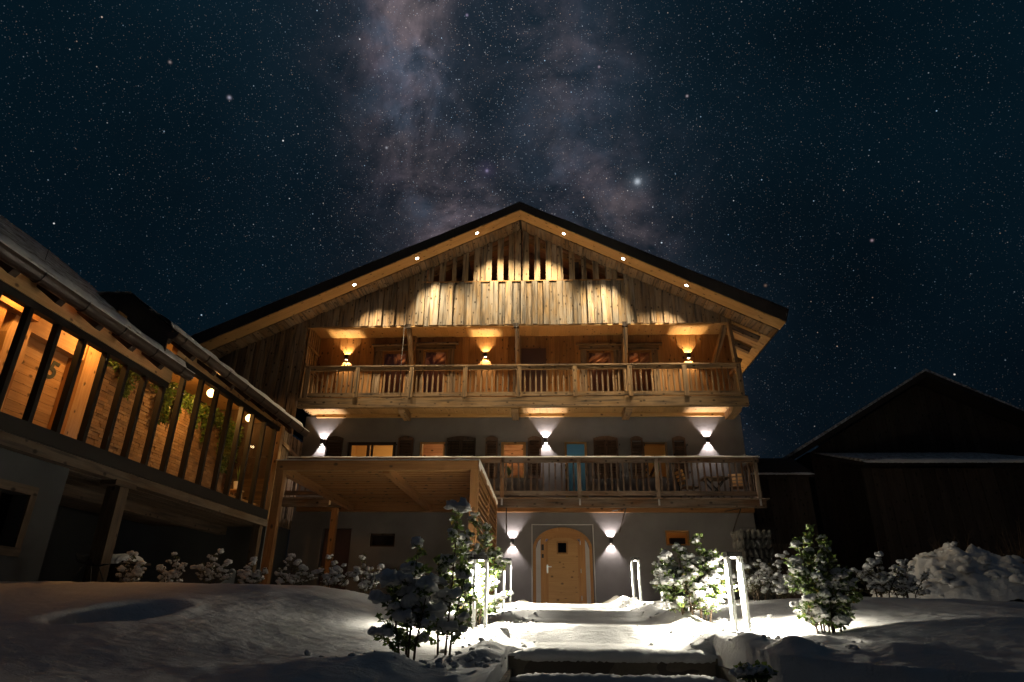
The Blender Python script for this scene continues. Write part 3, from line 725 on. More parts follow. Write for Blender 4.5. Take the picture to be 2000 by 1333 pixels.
# gable cladding
ZG0 = at(1015, 634, GY)[1]; ZG1 = at(1015, 550, GY)[1]; CX0, CX1 = at(826, 550, GY)[0], at(1219, 550, GY)[0]
gable = MB()
XB0, XB1 = -10.6, at(1428, 634, GY)[0]
def gtop(x): return under(x)-.03
gable.prism([(XB0, 4.2), (XL, 4.2), (XL, ZG0+.1), (XB1, ZG0+.1), (XB1, gtop(XB1)), (CX1, gtop(CX1)), (CX1, ZG1), (CX0, ZG1), (CX0, gtop(CX0)), (XB0, gtop(XB0))], GY+.035, GY+.16)
gable = gable.build('gable_wall', W_OLD, chalet)
x = XB0; k = 0
while x < XB1-.05:
    w = random.uniform(.17, .31); x2 = min(x+w, XB1)
    if x < XL < x2: x2 = XL
    if x2-x < .06: x2 = x+.06
    c = (x+x2)/2; mid = CX0-.02 < c < CX1+.02
    z0 = ZG0-random.uniform(0, .03) if x >= XL-.01 else 4.25
    prd = (k % 2)*.045+random.uniform(0, .018); g = random.choice((.004, .006, .012))
    if mid: top = [(x2-g, ZG1+random.uniform(-.02, .0)), (x+g, ZG1+random.uniform(-.02, .0))]
    else: top = [(x2-g, gtop(x2)), (x+g, gtop(x))]
    if x < ridge_b[0] < x2 and not mid: top.insert(1, (ridge_b[0], gtop(ridge_b[0])))
    m_ = (W_GREY if (mid or abs(c+.6) < 3.7) else W_OLD)
    MB().prism([(x+g, z0), (x2-g, z0)]+top, GY-prd, GY+.034).build('board', m_, gable)
    x = x2; k += 1
# open slats in the peak
SL = [(837, 847), (858, 870), (883, 891), (903, 914), (925, 937), (938.5, 947), (948, 960), (971, 983), (993, 1004), (1006, 1017), (1021, 1033), (1044, 1055), (1066.5, 1077), (1078, 1088), (1089, 1100), (1112, 1123), (1136, 1146), (1158, 1170), (1183, 1195), (1197, 1206)]
W_SLAT = wood('peak_slat', (.42, .29, .15), (.24, .15, .07), .4, .8, grey=.45, bump=.4, tint=.3)
for i, (a, c) in enumerate(SL):
    xa, xb = at(a, 545, GY)[0], at(c, 545, GY)[0]; g = .0 if i not in (5, 13) else .03
    top = [(xb, gtop(xb)), (xa, gtop(xa))]
    MB().prism([(xa, ZG1+.012), (xb, ZG1+.012)]+top, GY-.03+g, GY+.02+g).build('slat', W_SLAT, gable)
piece('sill_rail', W_LOG, gable, ((CX0+CX1)/2, GY+.0, ZG1+.0), (CX1-CX0, .10, .03))
piece('ridge_post', W_DARK, gable, (ridge_b[0]-.02, GY+.14, (ZG1+ridge_b[1])/2), (.10, .12, ridge_b[1]-ZG1-.1))
# attic seen between the slats: sloping boards, rafters, a purlin and a dim lamp
at_ = MB(); ya = GY+2.6
at_.quad((CX0-1, ya, ZG1-.8), (CX1+1, ya, ZG1-.8), (CX1+1, ya, ridge_b[1]), (CX0-1, ya, ridge_b[1])); at_.quad((CX0-1, GY+.2, ZG1-.8), (CX1+1, GY+.2, ZG1-.8), (CX1+1, ya, ZG1-.8), (CX0-1, ya, ZG1-.8))
attic = at_.build('attic', W_ATTIC, chalet)
for side in (-1, 1):
    s_ = sl if side < 0 else sr
    for yy, dz in ((GY+.35, .16), (GY+1.3, .22), (GY+2.2, .22)):
        xe = CX0-.3 if side < 0 else CX1+.3
        piece('rafter', W_ATTIC if yy > GY+1 else W_LOG, attic, ((ridge_b[0]+xe)/2, yy, under((ridge_b[0]+xe)/2)-dz), (abs(xe-ridge_b[0])*math.hypot(1, s_), .16, .2), Matrix.Rotation(side*math.atan(s_), 3, 'Y'))
    xe = CX0-.6 if side < 0 else CX1+.6
    for j in range(9):
        yy = GY+.2+j*.28
        piece('plank', W_ATTIC, attic, ((ridge_b[0]+xe)/2, yy, under((ridge_b[0]+xe)/2)-.045), (abs(xe-ridge_b[0])*math.hypot(1, s_), .27, .03), Matrix.Rotation(side*math.atan(s_), 3, 'Y'))
    piece('brace', W_DARK, attic, (ridge_b[0]+side*1.0, GY+1.9, ZG1+.7), (2.6, .12, .16), Matrix.Rotation(side*.62, 3, 'Y'))
    piece('purlin', W_DARK, attic, (ridge_b[0]+side*1.9, GY+1.2, under(ridge_b[0]+side*1.9)-.45), (.2, 2.2, .24))
lamp('attic_light', 'POINT', (ridge_b[0]+.25, GY+.9, ZG1-.2), 7., (1., .5, .2), attic, shadow_soft_size=.1)
x, z = at(829.5, 545.5, GY+.1); b = MB(); b.tube([(x, GY+.10, z-.045), (x, GY+.10, z+.045)], .04, 8); b.build('attic_lamp', ATTICLED, attic)

# loggia: ceiling, back wall, floor
LZ0 = 6.02; LZ1 = ZG0+.04
def loggia():
    x0, x1 = XL+.12, at(1424, 660, FY)[0]
    b = MB(); b.quad((x0-.1, FY+.06, LZ0-.2), (x1+.1, FY+.06, LZ0-.2), (x1+.1, FY+.06, LZ1+.1), (x0-.1, FY+.06, LZ1+.1))
    wins = [(742, 793, 686, 790), (823, 873, 683, 790), (1147, 1201, 684, 790), (1227, 1277, 684, 790)]
    holes = [rect(*w) for w in wins]; door = rect(1018, 1067, 682, 790)
    holes2 = [(h[0], h[1], h[2], h[3]) for h in holes]
    lw = wall_xz('loggia_wall', W_OLD, chalet, x0, x1, LZ0-.2, LZ1+.1, FY+.055, holes2, .2)
    x = x0; k = 0
    while x < x1-.03:
        w = random.uniform(.19, .27); x2 = min(x+w, x1); c = (x+x2)/2; z0, z1 = LZ0-.02, LZ1
        hit = [h for h in holes if h[0]-.20 < c < h[1]+.20]
        if hit: z0 = hit[0][3]+.16
        dep = (k % 2)*.018
        MB().prism([(x+.003, z0), (x2-.003, z0), (x2-.003, z1), (x+.003, z1)], FY+.0-dep, FY+.05).build('board', W_LOG, lw); x = x2; k += 1
    for h in holes:
        a, c, d, e = h
        fr = window(chalet, h, FY-.04, W_LOG, .08, 1 if h[0] > 2 else 0, cross=False)
        for q in ((a-.10, .20), (c+.10, .20)): piece('casing', W_OLD, fr, (q[0], FY+.015, (d+e)/2), (q[1], .06, e-d))
        piece('casing', W_OLD, fr, ((a+c)/2, FY-.0, e+.08), (c-a+.5, .10, .16)); piece('cornice', W_OLD, fr, ((a+c)/2, FY-.06, e+.185), (c-a+.7, .20, .05))
        rm = room(chalet, h, FY, 1.8, TIMB, 1.4, (1., .52, .26), tall=.15)
        for j in range(7):
            piece('beam', TIMB, rm, (lerp(a-.35, c+.35, j/6), FY+1.2, e+.10), (.10, 1.15, .10), Matrix.Rotation(.5-.15*(j % 3), 3, 'Z'))
    a, c, d, e = door
    dr = MB().box(((a+c)/2, FY-.03, (d+e)/2), (c-a, .05, e-d)).build('door', RED, chalet); dr['label'] = 'dark brown boarded door on the upper balcony'
    for j in range(4): piece('board', RED, dr, (lerp(a, c, (j+.5)/4), FY-.06, (d+e)/2), ((c-a)/4-.008, .02, e-d-.02))
    # ceiling planks run front to back
    x = XL+.02; n = 0
    cl = MB().quad((XL, GY+.16, LZ1+.03), (XL, FY+.1, LZ1+.03), (x1+.3, FY+.1, LZ1+.03), (x1+.3, GY+.16, LZ1+.03)).build('loggia_ceiling', W_OLD, chalet)
    while x < x1+.15:
        w = random.uniform(.22, .30); MB().box((x+w/2, (GY+FY)/2+.08, LZ1+.0), (w-.005, FY-GY-.02, .03), axis=1).build('plank', W_SOFFIT, cl); x += w
    piece('fascia_beam', W_SOFFIT, cl, ((XL+XB1)/2, GY+.055, ZG0+.0), (XB1-XL-.04, .10, .11))
    # posts and slanted braces under the gable edge
    for px in (797, 1008, 1221):
        xx = at(px, 640, GY)[0]
        piece('post', W_BALC, cl, (xx+.04, FY-.12, (LZ0+LZ1)/2), (.16, .16, LZ1-LZ0-.1))
        MB().bar((xx+.02, GY+.12, LZ1-.12), (xx+.04, FY-.2, LZ1-1.15), .15, .13).build('brace', W_BALC, cl)
        piece('brace_head', W_DARK, cl, (xx+.0, GY+.05, ZG0-.02), (.17, .13, .15))
    xx = at(1424, 650, GY)[0]
    MB().bar((xx-.05, GY+.15, LZ1-.05), (xx-.32, FY-.1, LZ1-1.1), .15, .13).build('brace', W_BALC, cl)
    MB().bar((xx+.02, GY+.02, ZG0), (xx+.1, GY+.05, LZ0+1.1), .12, .12).build('post', W_BALC, cl)
    # lattice closing the left end
    for j in range(6):
        yy = lerp(GY+.06, FY-.06, j/5); piece('slat', W_BALC, cl, (XL+.10, yy, (LZ0+LZ1)/2), (.035, .11, LZ1-LZ0))
    for zz in (LZ0+1.4, LZ0+2.1): piece('rail', W_BALC, cl, (XL+.14, (GY+FY)/2, zz), (.04, FY-GY, .09))
loggia()

# upper balcony
BY = 18.70
def upper_balcony():
    xa, xb = at(581, 790, BY)[0], at(1462, 783, BY)[0]; zb, zt = 5.86, 6.17
    bal = MB().box(((xa+xb)/2, BY+.08, (zb+zt)/2), (xb-xa, .16, zt-zb)).build('upper_balcony', W_BALC, chalet)
    x = xa+.02
    while x < xb-.1:
        w = random.uniform(.20, .27); MB().box((x+w/2, (BY+FY)/2+.08, zb+.16), (w-.006, FY-BY-.17, .035), axis=1).build('deck_board', W_SOFFIT, bal); x += w
    piece('wall_plate', W_SOFFIT, bal, ((xa+xb)/2-.05, FY-.05, zb+.085), (xb-xa-.5, .09, .11))
    for px in (785, 1005, 1228, 1440):
        xx = at(px, 805, BY+.3)[0]; e = .26 if px > 1400 else .22
        MB().prism([(BY+.17, zb+.13), (BY+.17, zb-.02), (BY+.34, zb-.10), (FY-.1, zb-.10), (FY-.1, zb+.13)], xx-e/2, xx+e/2, 'X').build('joist_end', W_BALC, bal)
    ry = BY+.03; zr = 7.245
    rails = MB().box(((xa+xb)/2, ry, zr-.02), (xb-xa-.16, .15, .04)).box(((xa+xb)/2, ry, zr-.10), (xb-xa-.22, .07, .12)).build('handrail', W_BALC, bal)
    zb0 = zt+.10; piece('bottom_rail', W_BALC, bal, ((xa+xb)/2, ry, zb0), (xb-xa-.24, .07, .13))
    posts = [at(p, 745, BY)[0] for p in (600, 697, 803, 908, 1014, 1123, 1231, 1339, 1446)]
    pm = None
    for p in posts:
        if pm is None: pm = piece('post', W_BALC, bal, (p, ry-.02, (zt+zr-.045)/2), (.135, .10, zr-zt-.05))
        else: shared('post', pm, bal, (p, ry-.02, (zt+zr-.045)/2))
    # turned, pointed balusters set on edge
    h = zr-.16-zb0-.065; src = None
    def baluster(loc):
        nonlocal src
        if src is None:
            b = MB(); b.tube([(0, 0, -h/2), (0, 0, -h/2+.05), (0, 0, h/2-.30), (0, 0, h/2-.04), (0, 0, h/2)], [.034, .036, .034, .016, .013], 4)
            src = link('baluster', b.mesh('baluster', W_BALC, (0, 0, 0)), bal, loc)
        else: shared('baluster', src, bal, loc)
    zc = zb0+.065+h/2
    for i in range(len(posts)-1):
        n = 9
        for j in range(1, n+1): baluster((lerp(posts[i], posts[i+1], j/(n+1)), ry, zc))
    for xs, nm in ((xb-.13, 1), (xa+.13, 0)):
        piece('side_handrail', W_BALC, bal, (xs, (ry+FY)/2, zr-.04), (.11, FY-ry-.16, .09)); piece('side_rail', W_BALC, bal, (xs, (ry+FY)/2, zb0), (.07, FY-ry-.16, .12))
        for j in range(1, 8): baluster((xs, lerp(ry, FY, j/8), zc))
    for px in (787, 1008, 1222):
        xx = at(px, 640, BY-.03)[0]; x2 = at(px-9 if px < 900 else (px-2 if px < 1100 else px+4), 775, BY-.05)[0]
        MB().tube([(xx, GY-.07, ZG0+.02), (x2, BY-.04, zb0)], .009, 6).build('tie_rod', METAL_D, bal)
upper_balcony()

# lower balcony
def lower_balcony():
    yb = 18.70; xa, xb = -7.75, at(1497, 980, yb)[0]; zb, zt = at(1230, 991, yb)[1], at(1230, 975.5, yb)[1]
    bal = MB().box(((xa+xb)/2, yb+.07, (zb+zt)/2), (xb-xa, .14, zt-zb)).build('lower_balcony', W_RAIL, chalet)
    piece('edge_board', W_RAIL, bal, ((xa+xb)/2+.03, yb+.04, zt+.018), (xb-xa+.1, .26, .03))
    x2 = at(1471, 995, FY)[0]; piece('wall_plate', W_PERG, bal, ((xa+x2)/2, FY-.07, zb+.13), (x2-xa, .13, .20))
    x = xa
    while x < xb-.1:
        w = random.uniform(.2, .26); MB().box((x+w/2, (yb+FY)/2+.08, zt-.02), (w-.01, FY-yb-.3, .035), axis=1).build('deck_board', W_RAIL, bal); x += w
    zr = at(1230, 893, yb)[1]; ry = yb+.02; xr = at(1482, 905, yb)[0]
    piece('handrail', W_RAIL, bal, ((xa+xr)/2, ry-.01, zr-.09), (xr-xa, .06, .155)); piece('rail_cap', TRIM, bal, ((xa+xr)/2, ry+.02, zr-.006), (xr-xa+.06, .20, .02))
    sn = MB(); n = 120
    for i in range(n+1):
        x = lerp(xa, xr, i/n); hh = .012+.010*float(fbm(np.array([x*3.]), np.array([4.]), 3)[0])
        sn.v += [(x, ry-.075, zr+.006), (x, ry-.06, zr+.004+hh), (x, ry+.10, zr+.004+hh), (x, ry+.115, zr+.006)]
    for i in range(n):
        for k in range(3): q = i*4+k; sn.f.append((q, q+4, q+5, q+1))
    sn.build('snow', SNOW, bal, smooth=True)
    zl = at(1230, 964, yb)[1]; piece('bottom_rail', W_RAIL, bal, ((xa+xr)/2, ry+.01, zl), (xr-xa-.05, .055, .13))
    posts = [-6.3, -4.0, at(981, 930, yb)[0], at(1131, 930, yb)[0], at(1283, 930, yb)[0], at(1477, 925, yb)[0]]; pm = None
    for p in posts:
        loc = (p, ry-.035, (zt+.04+zr-.02)/2)
        if pm is None: pm = piece('post', W_RAIL, bal, loc, (.11, .055, zr-zt-.06))
        else: shared('post', pm, bal, loc)
        MB().box((p, yb-.035, zt-.07), (.05, .014, .22)).build('post_bracket', STEEL, bal)
    z0, z1 = zl+.06, zr-.16; sp = .182; src = None; x = xr-.12; k = 0
    while x > xa+.1:
        if min(abs(x-p) for p in posts) > .06:
            loc = (x+random.uniform(-.012, .012), ry+.03, (z0+z1)/2)
            if src is None: src = piece('baluster', W_RAIL, bal, loc, (.052, .03, z1-z0+.06))
            else: shared('baluster', src, bal, loc)
        x -= sp
    for j in range(6):
        loc = (xr-.03, lerp(ry+.15, FY-.1, j/5), (z0+z1)/2); shared('baluster', src, bal, loc, math.pi/2)
    piece('side_handrail', W_RAIL, bal, (xr-.03, (ry+FY)/2+.03, zr-.09), (.06, FY-ry-.1, .13)); piece('side_rail', W_RAIL, bal, (xr-.03, (ry+FY)/2+.03, zl), (.055, FY-ry-.1, .12))
    for a, c, y2 in (((989, 988), (989, 1045), 19.0), ((1222, 986), (1210, 1040), FY-.03), ((1446, 985), (1431, 1040), FY-.03), ((560, 985), (552, 1040), FY-.03)):
        p = (at(*a, 19.0)[0], 19.0, zb+.02); e = at(*c, y2); q = (e[0], y2, e[1]); MB().tube([p, q], .018, 6).build('support_strut', W_DARK, bal)
    for a in ((1222, 986), (1446, 985)):
        p = at(*a, 19.0); MB().tube([(p[0], 19.0, zb+.02), (p[0]-.35, 19.45, zb-.0)], .012, 6).build('support_strut', METAL_D, bal)
    return zt
BALZ = lower_balcony()

# balcony furniture
def slat_chair(loc, rz, label):
    t = thing('balcony_chair', loc, label, 'chair', 'slatted chairs on the lower balcony'); M = Matrix.Rotation(rz, 3, 'Z'); L = Vector(loc)
    def P(c, d, nm, mat=W_OLD, tilt=0.): 
        r = M @ Matrix.Rotation(tilt, 3, 'X'); return MB().box(L+M @ Vector(c), d, r).build(nm, mat, t)
    for j in range(4): P((0, -.18+.12*j, .45), (.46, .10, .02), 'seat_slat')
    for j in range(4): P((0, .27+.03*j, .56+.11*j), (.46, .02, .085), 'back_slat', W_DOOR, -.2)
    for sx in (-.2, .2): P((sx, -.2, .22), (.04, .04, .44), 'leg', METAL_D); P((sx, .26, .44), (.04, .04, .86), 'leg', METAL_D, -.12)
slat_chair((at(1347, 940, 19.4)[0], 19.35, BALZ), 1.9, 'slatted folding chair left of the table on the lower balcony')
slat_chair((at(1438, 940, 19.4)[0], 19.35, BALZ), -.3, 'slatted folding chair in the right corner of the lower balcony')
tx = at(1394, 925, 19.4)[0]; t = thing('balcony_table', (tx, 19.4, BALZ), 'small dark folding table between the balcony chairs', 'table')
MB().box((tx, 19.4, BALZ+.72), (.75, .6, .03)).build('table_top', W_OLD, t)
for s_ in (-1, 1): MB().bar((tx-s_*.28, 19.2, BALZ), (tx+s_*.28, 19.2, BALZ+.7), .035).build('leg', METAL_D, t); MB().bar((tx-s_*.28, 19.6, BALZ), (tx+s_*.28, 19.6, BALZ+.7), .035).build('leg', METAL_D, t)

# up and down wall lamps
def wall_lamp(px, py, y, warm, label, group, size=.11, pw=None):
    x, z = at(px, py, y-.06); t = thing('wall_lamp', (x, y, z), label, 'lamp', group)
    h = .17; d = .115; k = .008; cy = y-.085
    b = MB()
    for sx in (-1, 1): b.box((x+sx*(size/2-k/2), cy, z), (k, d, h), axis=2)
    for sy in (-1, 1): b.box((x, cy+sy*(d/2-k/2), z), (size-2*k-.001, k, h), axis=2)
    b.box((x, cy, z), (size-2*k-.002, d-2*k-.002, .016)); b.box((x, (y+cy+d/2)/2, z), (size*.6, y-cy-d/2, h*.6)); b.build('housing', METAL_D, t)
    col = (1., .73, .40) if warm else (1., .88, .84); w = pw or (LOGGIA_W if warm else WALL_W)
    for s_ in (1, -1):
        MB().box((x, cy, z+s_*.0095), (size*.6, d*.6, .002)).build('lens', LAMP_WARM if warm else LAMP_W, t)
        lamp('beam', 'POINT', (x, cy, z+s_*.021), w, col, t, shadow_soft_size=.010)
g = 'warm up and down lamps in the upper loggia'
wall_lamp(677, 699, FY-.02, True, 'warm wall lamp at the left end of the upper loggia', g); wall_lamp(948, 694, FY-.02, True, 'warm wall lamp near the middle of the upper loggia, left of the dark door', g); wall_lamp(1345, 696, FY-.02, True, 'warm wall lamp at the right end of the upper loggia', g)
def side_lamp():
    x, y, z = XR+.075, 21.6, 6.9; t = thing('wall_lamp', (x, y, z), 'lamp on the side wall round the right corner, glowing onto the eave', 'lamp')
    MB().box((x, y, z), (.11, .11, .16)).build('housing', METAL_D, t); MB().box((x, y, z+.083), (.08, .08, .004)).build('lens', LAMP_WARM, t)
    lamp('beam', 'SPOT', (x, y, z+.10), 60, (1., .64, .31), t, (.35, -.35, 1), spot_size=R(120), spot_blend=.6, shadow_soft_size=.03)
side_lamp()
g = 'white up and down lamps on the plaster wall'
wall_lamp(630, 864, FY, False, 'white wall lamp beside a dark shutter, above the pergola', g); wall_lamp(1066, 861, FY, False, 'white wall lamp between window and teal lit door over the lower balcony', g); wall_lamp(1382, 860, FY, False, 'white wall lamp near the right corner over the lower balcony', g)
wall_lamp(1001, 1059, FY, False, 'white wall lamp left of the arched entrance door', g); wall_lamp(1193, 1057, FY, False, 'white wall lamp right of the arched entrance door', g)

# ------------------------------------------------------------------ glazed wing on the left
WX, BX = -7.9, -9.35                        # glass plane, back wall of the corridor
def wing():
    Y0, Y1 = 6.2, 17.95; SILL, TOP1, TOP2 = 2.60, 4.25, 4.90; YS = 12.15
    w = thing('glass_wing', (WX, 12, .3), 'raised timber wing with a long row of lit windows, left of the chalet', 'building')
    # floor, sill beam, edge beam
    MB().box((-9.6, (Y0+Y1)/2+1., 2.33), (3.2, Y1-Y0+2., .3)).build('floor_slab', W_UNDER, w)
    piece('sill', FRAME_B, w, (WX+.02, (Y0+Y1)/2, 2.47), (.16, Y1-Y0, .24))
    piece('edge_beam', W_UNDER, w, (WX+.0, (Y0+18.1)/2, 2.245), (.22, 18.1-Y0, .18))
    for j in range(4): piece('floor_plank', W_UNDER, w, (WX-.28-.29*j, (Y0+Y1)/2, 2.165), (.275, Y1-Y0, .03))
    piece('inner_beam', W_UNDER, w, (-9.1, (Y0+18.1)/2, 2.06), (.24, 18.1-Y0, .24))
    # mullions, head frames, panes
    ys = [8.99-.62*k for k in (4, 3, 2, 1)]+[8.99, 9.6, 10.22, 10.83, 11.42, 12.06, 12.72, 13.44, 14.17, 14.90, 15.55, 16.22, 16.98, 17.75]
    for i, y in enumerate(ys):
        t = TOP1 if y < YS else TOP2
        piece('mullion', FRAME_B, w, (WX, y, (SILL+t)/2), (.11, .085, t-SILL))
        if i < len(ys)-1:
            y2 = ys[i+1]; t2 = TOP1 if (y+y2)/2 < YS else TOP2
            MB().quad((WX-.01, y+.04, SILL), (WX-.01, y2-.04, SILL), (WX-.01, y2-.04, t2), (WX-.01, y+.04, t2)).build('pane', GLASS_W, w)
    piece('head_frame', FRAME_B, w, (WX, (Y0+YS)/2, TOP1+.05), (.13, YS-Y0, .12)); piece('head_frame', FRAME_B, w, (WX, (YS+Y1)/2, TOP2+.05), (.13, Y1-YS, .12))
    # eaves: wall plate, rafter tails, soffit planks, gutter, roof plane with snow
    def roof_part(ya, yb, top, gx, gztop, nm):
        p = .75; rx = -11.0; zg = gztop+.10; xe = gx-.02; kx = -8.35 if nm == 'b' else -20.
        zr = lambda x: zg+p*(xe-max(x, kx))
        rf = MB().prism([(xe, zg-.10), (xe, zg), (max(rx, kx), zr(rx)), (rx, zr(rx)), (rx, zr(rx)-.16), (max(rx, kx), zr(rx)-.16), (xe-.05, zg-.135)], ya, yb).build('roof', W_FASCIA, w)
        # thin broken snow over shingle courses
        sn = MB(); nx, ny = 40, int((yb-ya)/.09)
        for i in range(nx+1):
            for j in range(ny+1):
                x = lerp(xe+.01, rx, (i/nx)**1.6); y = lerp(ya, yb, j/ny)
                q = .035+.030*float(fbm(np.array([y*1.7]), np.array([x*3.+gx]), 3)[0])+.018*((i*.5) % 1.)
                if i == 0: q *= .3
                sn.v.append((x, y, zr(x)+q+.012))
        for i in range(nx):
            for j in range(ny): k = i*(ny+1)+j; sn.f.append((k, k+1, k+ny+2, k+ny+1))
        sn.build('snow', ROOFSNOW, rf)
        st_ = MB(); ny = int((yb-ya)/.04); m = 9
        for j in range(ny+1):
            y = lerp(ya, yb, j/ny); A = lambda f, c: float(fbm(np.array([y*f]), np.array([gx*3+c]), 3)[0])
            d0 = -.02+.10*A(2.2, 1)+.03*A(9., 4); wd = .55+.30*A(.9, 7); th = .075+.05*A(2.5, 9)
            for k in range(m+1):
                u = k/m; x = xe-d0-.02-wd*u; st_.v.append((x, y, zr(x)+.035+th*math.sin(math.pi*min(1., .12+.88*u)**.5)*(1. if 0 < k < m else .0)+(.0 if k < m else -.03)))
        for j in range(ny):
            for k in range(m): q = j*(m+1)+k; st_.f.append((q, q+1, q+m+2, q+m+1))
        st_.build('eave_snow', SNOW, rf, smooth=True)
        # gutter, half round, with brackets
        g = MB(); n = 8; r = .115
        for y in (ya-.05, yb+.05):
            for k in range(n+1):
                a = math.pi+math.pi*k/n; g.v.append((gx+.06+r*math.cos(a), y, gztop+r*math.sin(a)*1.25))
        for k in range(n): g.f.append((k, k+1, n+2+k, n+1+k))
        m = len(g.v); 
        g.f.append(tuple(range(n+1))); g.f.append(tuple(range(2*n+1, n, -1)))
        gu = g.build('gutter', GUTTER, w)
        lip = MB(); m = 70
        for j in range(m+1):
            y = lerp(ya-.04, yb+.04, j/m); hh = .018+.02*float(fbm(np.array([y*3.]), np.array([gx*2]), 3)[0])
            lip.v += [(gx+.06+r-.008, y, gztop-.005), (gx+.06+r+.006, y, gztop+.004+hh*.5), (gx+.06+r-.018, y, gztop+.006+hh)]
        for j in range(m): q = j*3; lip.f += [(q, q+3, q+4, q+1), (q+1, q+4, q+5, q+2)]
        lip.build('snow_lip', SNOW, gu, smooth=True)
        y = ya+.25
        while y < yb:
            b = MB(); b.tube([(gx+.06+(r+.008)*math.cos(math.pi+math.pi*k/8), y, gztop+(r+.008)*1.25*math.sin(math.pi+math.pi*k/8)) for k in range(9)], .010, 4); b.build('gutter_bracket', GUTTER, gu); y += .95
        # soffit: sloping planks and rafter tails
        zt = lambda x: zr(x)-.17
        xs0, xs1 = gx-.06, WX-.02; L = math.hypot(xs0-xs1, p*(xs0-xs1)); rot = Matrix.Rotation(math.atan(p), 3, 'Y')
        y = ya+.02; k = 0
        while y < yb-.05:
            wd = random.uniform(.55, .75)
            if y+wd > yb: wd = yb-y
            piece('soffit_plank', W_SOFFIT, w, ((xs0+xs1)/2, y+wd/2, zt((xs0+xs1)/2)), (L, wd-.006, .02), rot); y += wd
        y = ya+.15
        while y < yb:
            piece('rafter_tail', W_DARK, w, ((xs0+xs1)/2-.02, y, zt((xs0+xs1)/2)-.075), (L*.92, .13, .13), rot); y += .92
        # inside lining of the roof
        xi0, xi1 = WX-.06, BX-.5
        y = ya
        while y < yb-.02:
            wd = .62
            if y+wd > yb: wd = yb-y
            for a, c in ((xi0, max(xi0-.62, kx)), (max(xi0-.62, kx), xi0-1.24), (xi0-1.24, xi1-.3)):
                rot2 = rot if c > kx-.01 and kx > -19 or kx < -19 else Matrix.Identity(3)
                if kx > -19 and c < kx-.01:
                    piece('ceiling_board', W_SOFFIT, w, ((a+c)/2, y+wd/2, zt(kx)+.0), (a-c-.004, wd-.004, .02), None, axis=1); continue
                piece('ceiling_board', W_SOFFIT, w, ((a+c)/2, y+wd/2, zt((a+c)/2)+.0), (math.hypot(a-c, p*(a-c))-.004, wd-.004, .02), rot, axis=1)
            y += wd
        return zt
    z1 = roof_part(4.5, 11.75, TOP1, -7.28, 4.42, 'a')
    z2 = roof_part(11.0, 18.35, TOP2, -7.28, 4.985, 'b')
    piece('wall_plate', W_NEW, w, (WX+.02, (4.5+YS)/2, TOP1+.24), (.14, YS-4.5, .26)); piece('wall_plate', W_NEW, w, (WX+.02, (YS+18.1)/2, TOP2+.22), (.14, 18.1-YS, .22))
    # dark verge board where the upper roof starts
    MB().prism([(-7.32, 4.56), (-7.32, 4.97), (-8.35, 5.74), (-8.88, 5.74)], 10.97, 11.0).build('gable_board', W_FASCIA, w)
    piece('purlin_end', W_LOG, w, (-8.35, 10.85, 5.25), (.2, .3, .2))
    # corridor: stone wall, shelf of plants
    SY0, SY1, SZ0, SZ1 = 11.75, 18.15, 2.5, at and 4.93
    core = MB(); core.box((BX-.12, (SY0+SY1)/2, (SZ0+SZ1)/2), (.2, SY1-SY0, SZ1-SZ0)); st = core.build('stone_wall', surf('mortar', (.10, .07, .045), None, 8., .9), w)
    fixed = 0; rest = MB(); z = SZ0; rows = []
    random.seed(21)
    while z < SZ1-.03:
        h = random.choice((.055, .07, .07, .085)); y = SY0
        while y < SY1-.03:
            l = random.uniform(.14, .36); l = min(l, SY1-y); rows.append((y+l/2, z+h/2, l, h)); y += l
        z += h
    vis = [q for q in rows if q[1] > 3.0]; vis.sort(key=lambda q: q[0]); bm_ = {}
    for i, (yy, zz, l, h) in enumerate(vis):
        d = random.uniform(.03, .065)
        if i < 300:
            k = (round(l*25), round(h*100))
            loc = (BX-.02+random.uniform(0, .025), yy, zz)
            if k not in bm_: bm_[k] = MB().box(loc, (.06, k[0]/25-.008, k[1]/100-.008)).build('stone', BRICK, st, origin=loc)
            else: shared('stone', bm_[k], st, loc)
        else: rest.box((BX-.02+d*.4, yy, zz), (.06, l-.008, h-.008))
    rest.build('stones', BRICK, st, kind='stuff')
    # rear part above and beside the stone wall
    bk = MB(); bk.quad((BX-.9, 4.0, 2.4), (BX-.9, 18.6, 2.4), (BX-.9, 18.6, 6.4), (BX-.9, 4.0, 6.4)); bk.quad((BX-.9, 18.55, 2.4), (WX, 18.55, 2.4), (WX, 18.55, 5.2), (BX-.9, 18.55, 6.3)); bk.quad((BX-.9, 4.1, 2.4), (WX, 4.1, 2.4), (WX, 4.1, 4.6), (BX-.9, 4.1, 5.6))
    bk.build('inner_wall', W_OLD, w)
    # timber front with the numbered door
    dy0, dy1 = 9.98, 11.2
    dz1 = atx(112, 690, BX)[1]
    dr = MB().box((BX-.05, (dy0+dy1)/2, (2.48+dz1)/2), (.06, dy1-dy0, dz1-2.48)).build('door', W_LOG, w); dr['label'] = 'pale boarded door with a dark number 5'
    z = 2.5
    while z < dz1-.03: piece('board', W_NEW, dr, (BX-.01, (dy0+dy1)/2, z+.085), (.025, dy1-dy0-.01, .164)); z += .17
    cu = bpy.data.curves.new('number', 'FONT'); cu.body = '5'; cu.size = .50; cu.extrude = .004; cu.offset = .014; cu.shear = .25; cu.align_x = 'CENTER'; cu.align_y = 'CENTER'
    cu.materials.append(surf('number_paint', (.03, .04, .035), None, 1., .6)); yy, zz = atx(99, 724, BX+.01); tmp = bpy.data.objects.new('tmp', cu); me = bpy.data.meshes.new_from_object(tmp); bpy.data.objects.remove(tmp); bpy.data.curves.remove(cu); o = link('number', me, dr, (BX+.012, yy, zz)); o.rotation_euler = (R(90), 0, R(90))
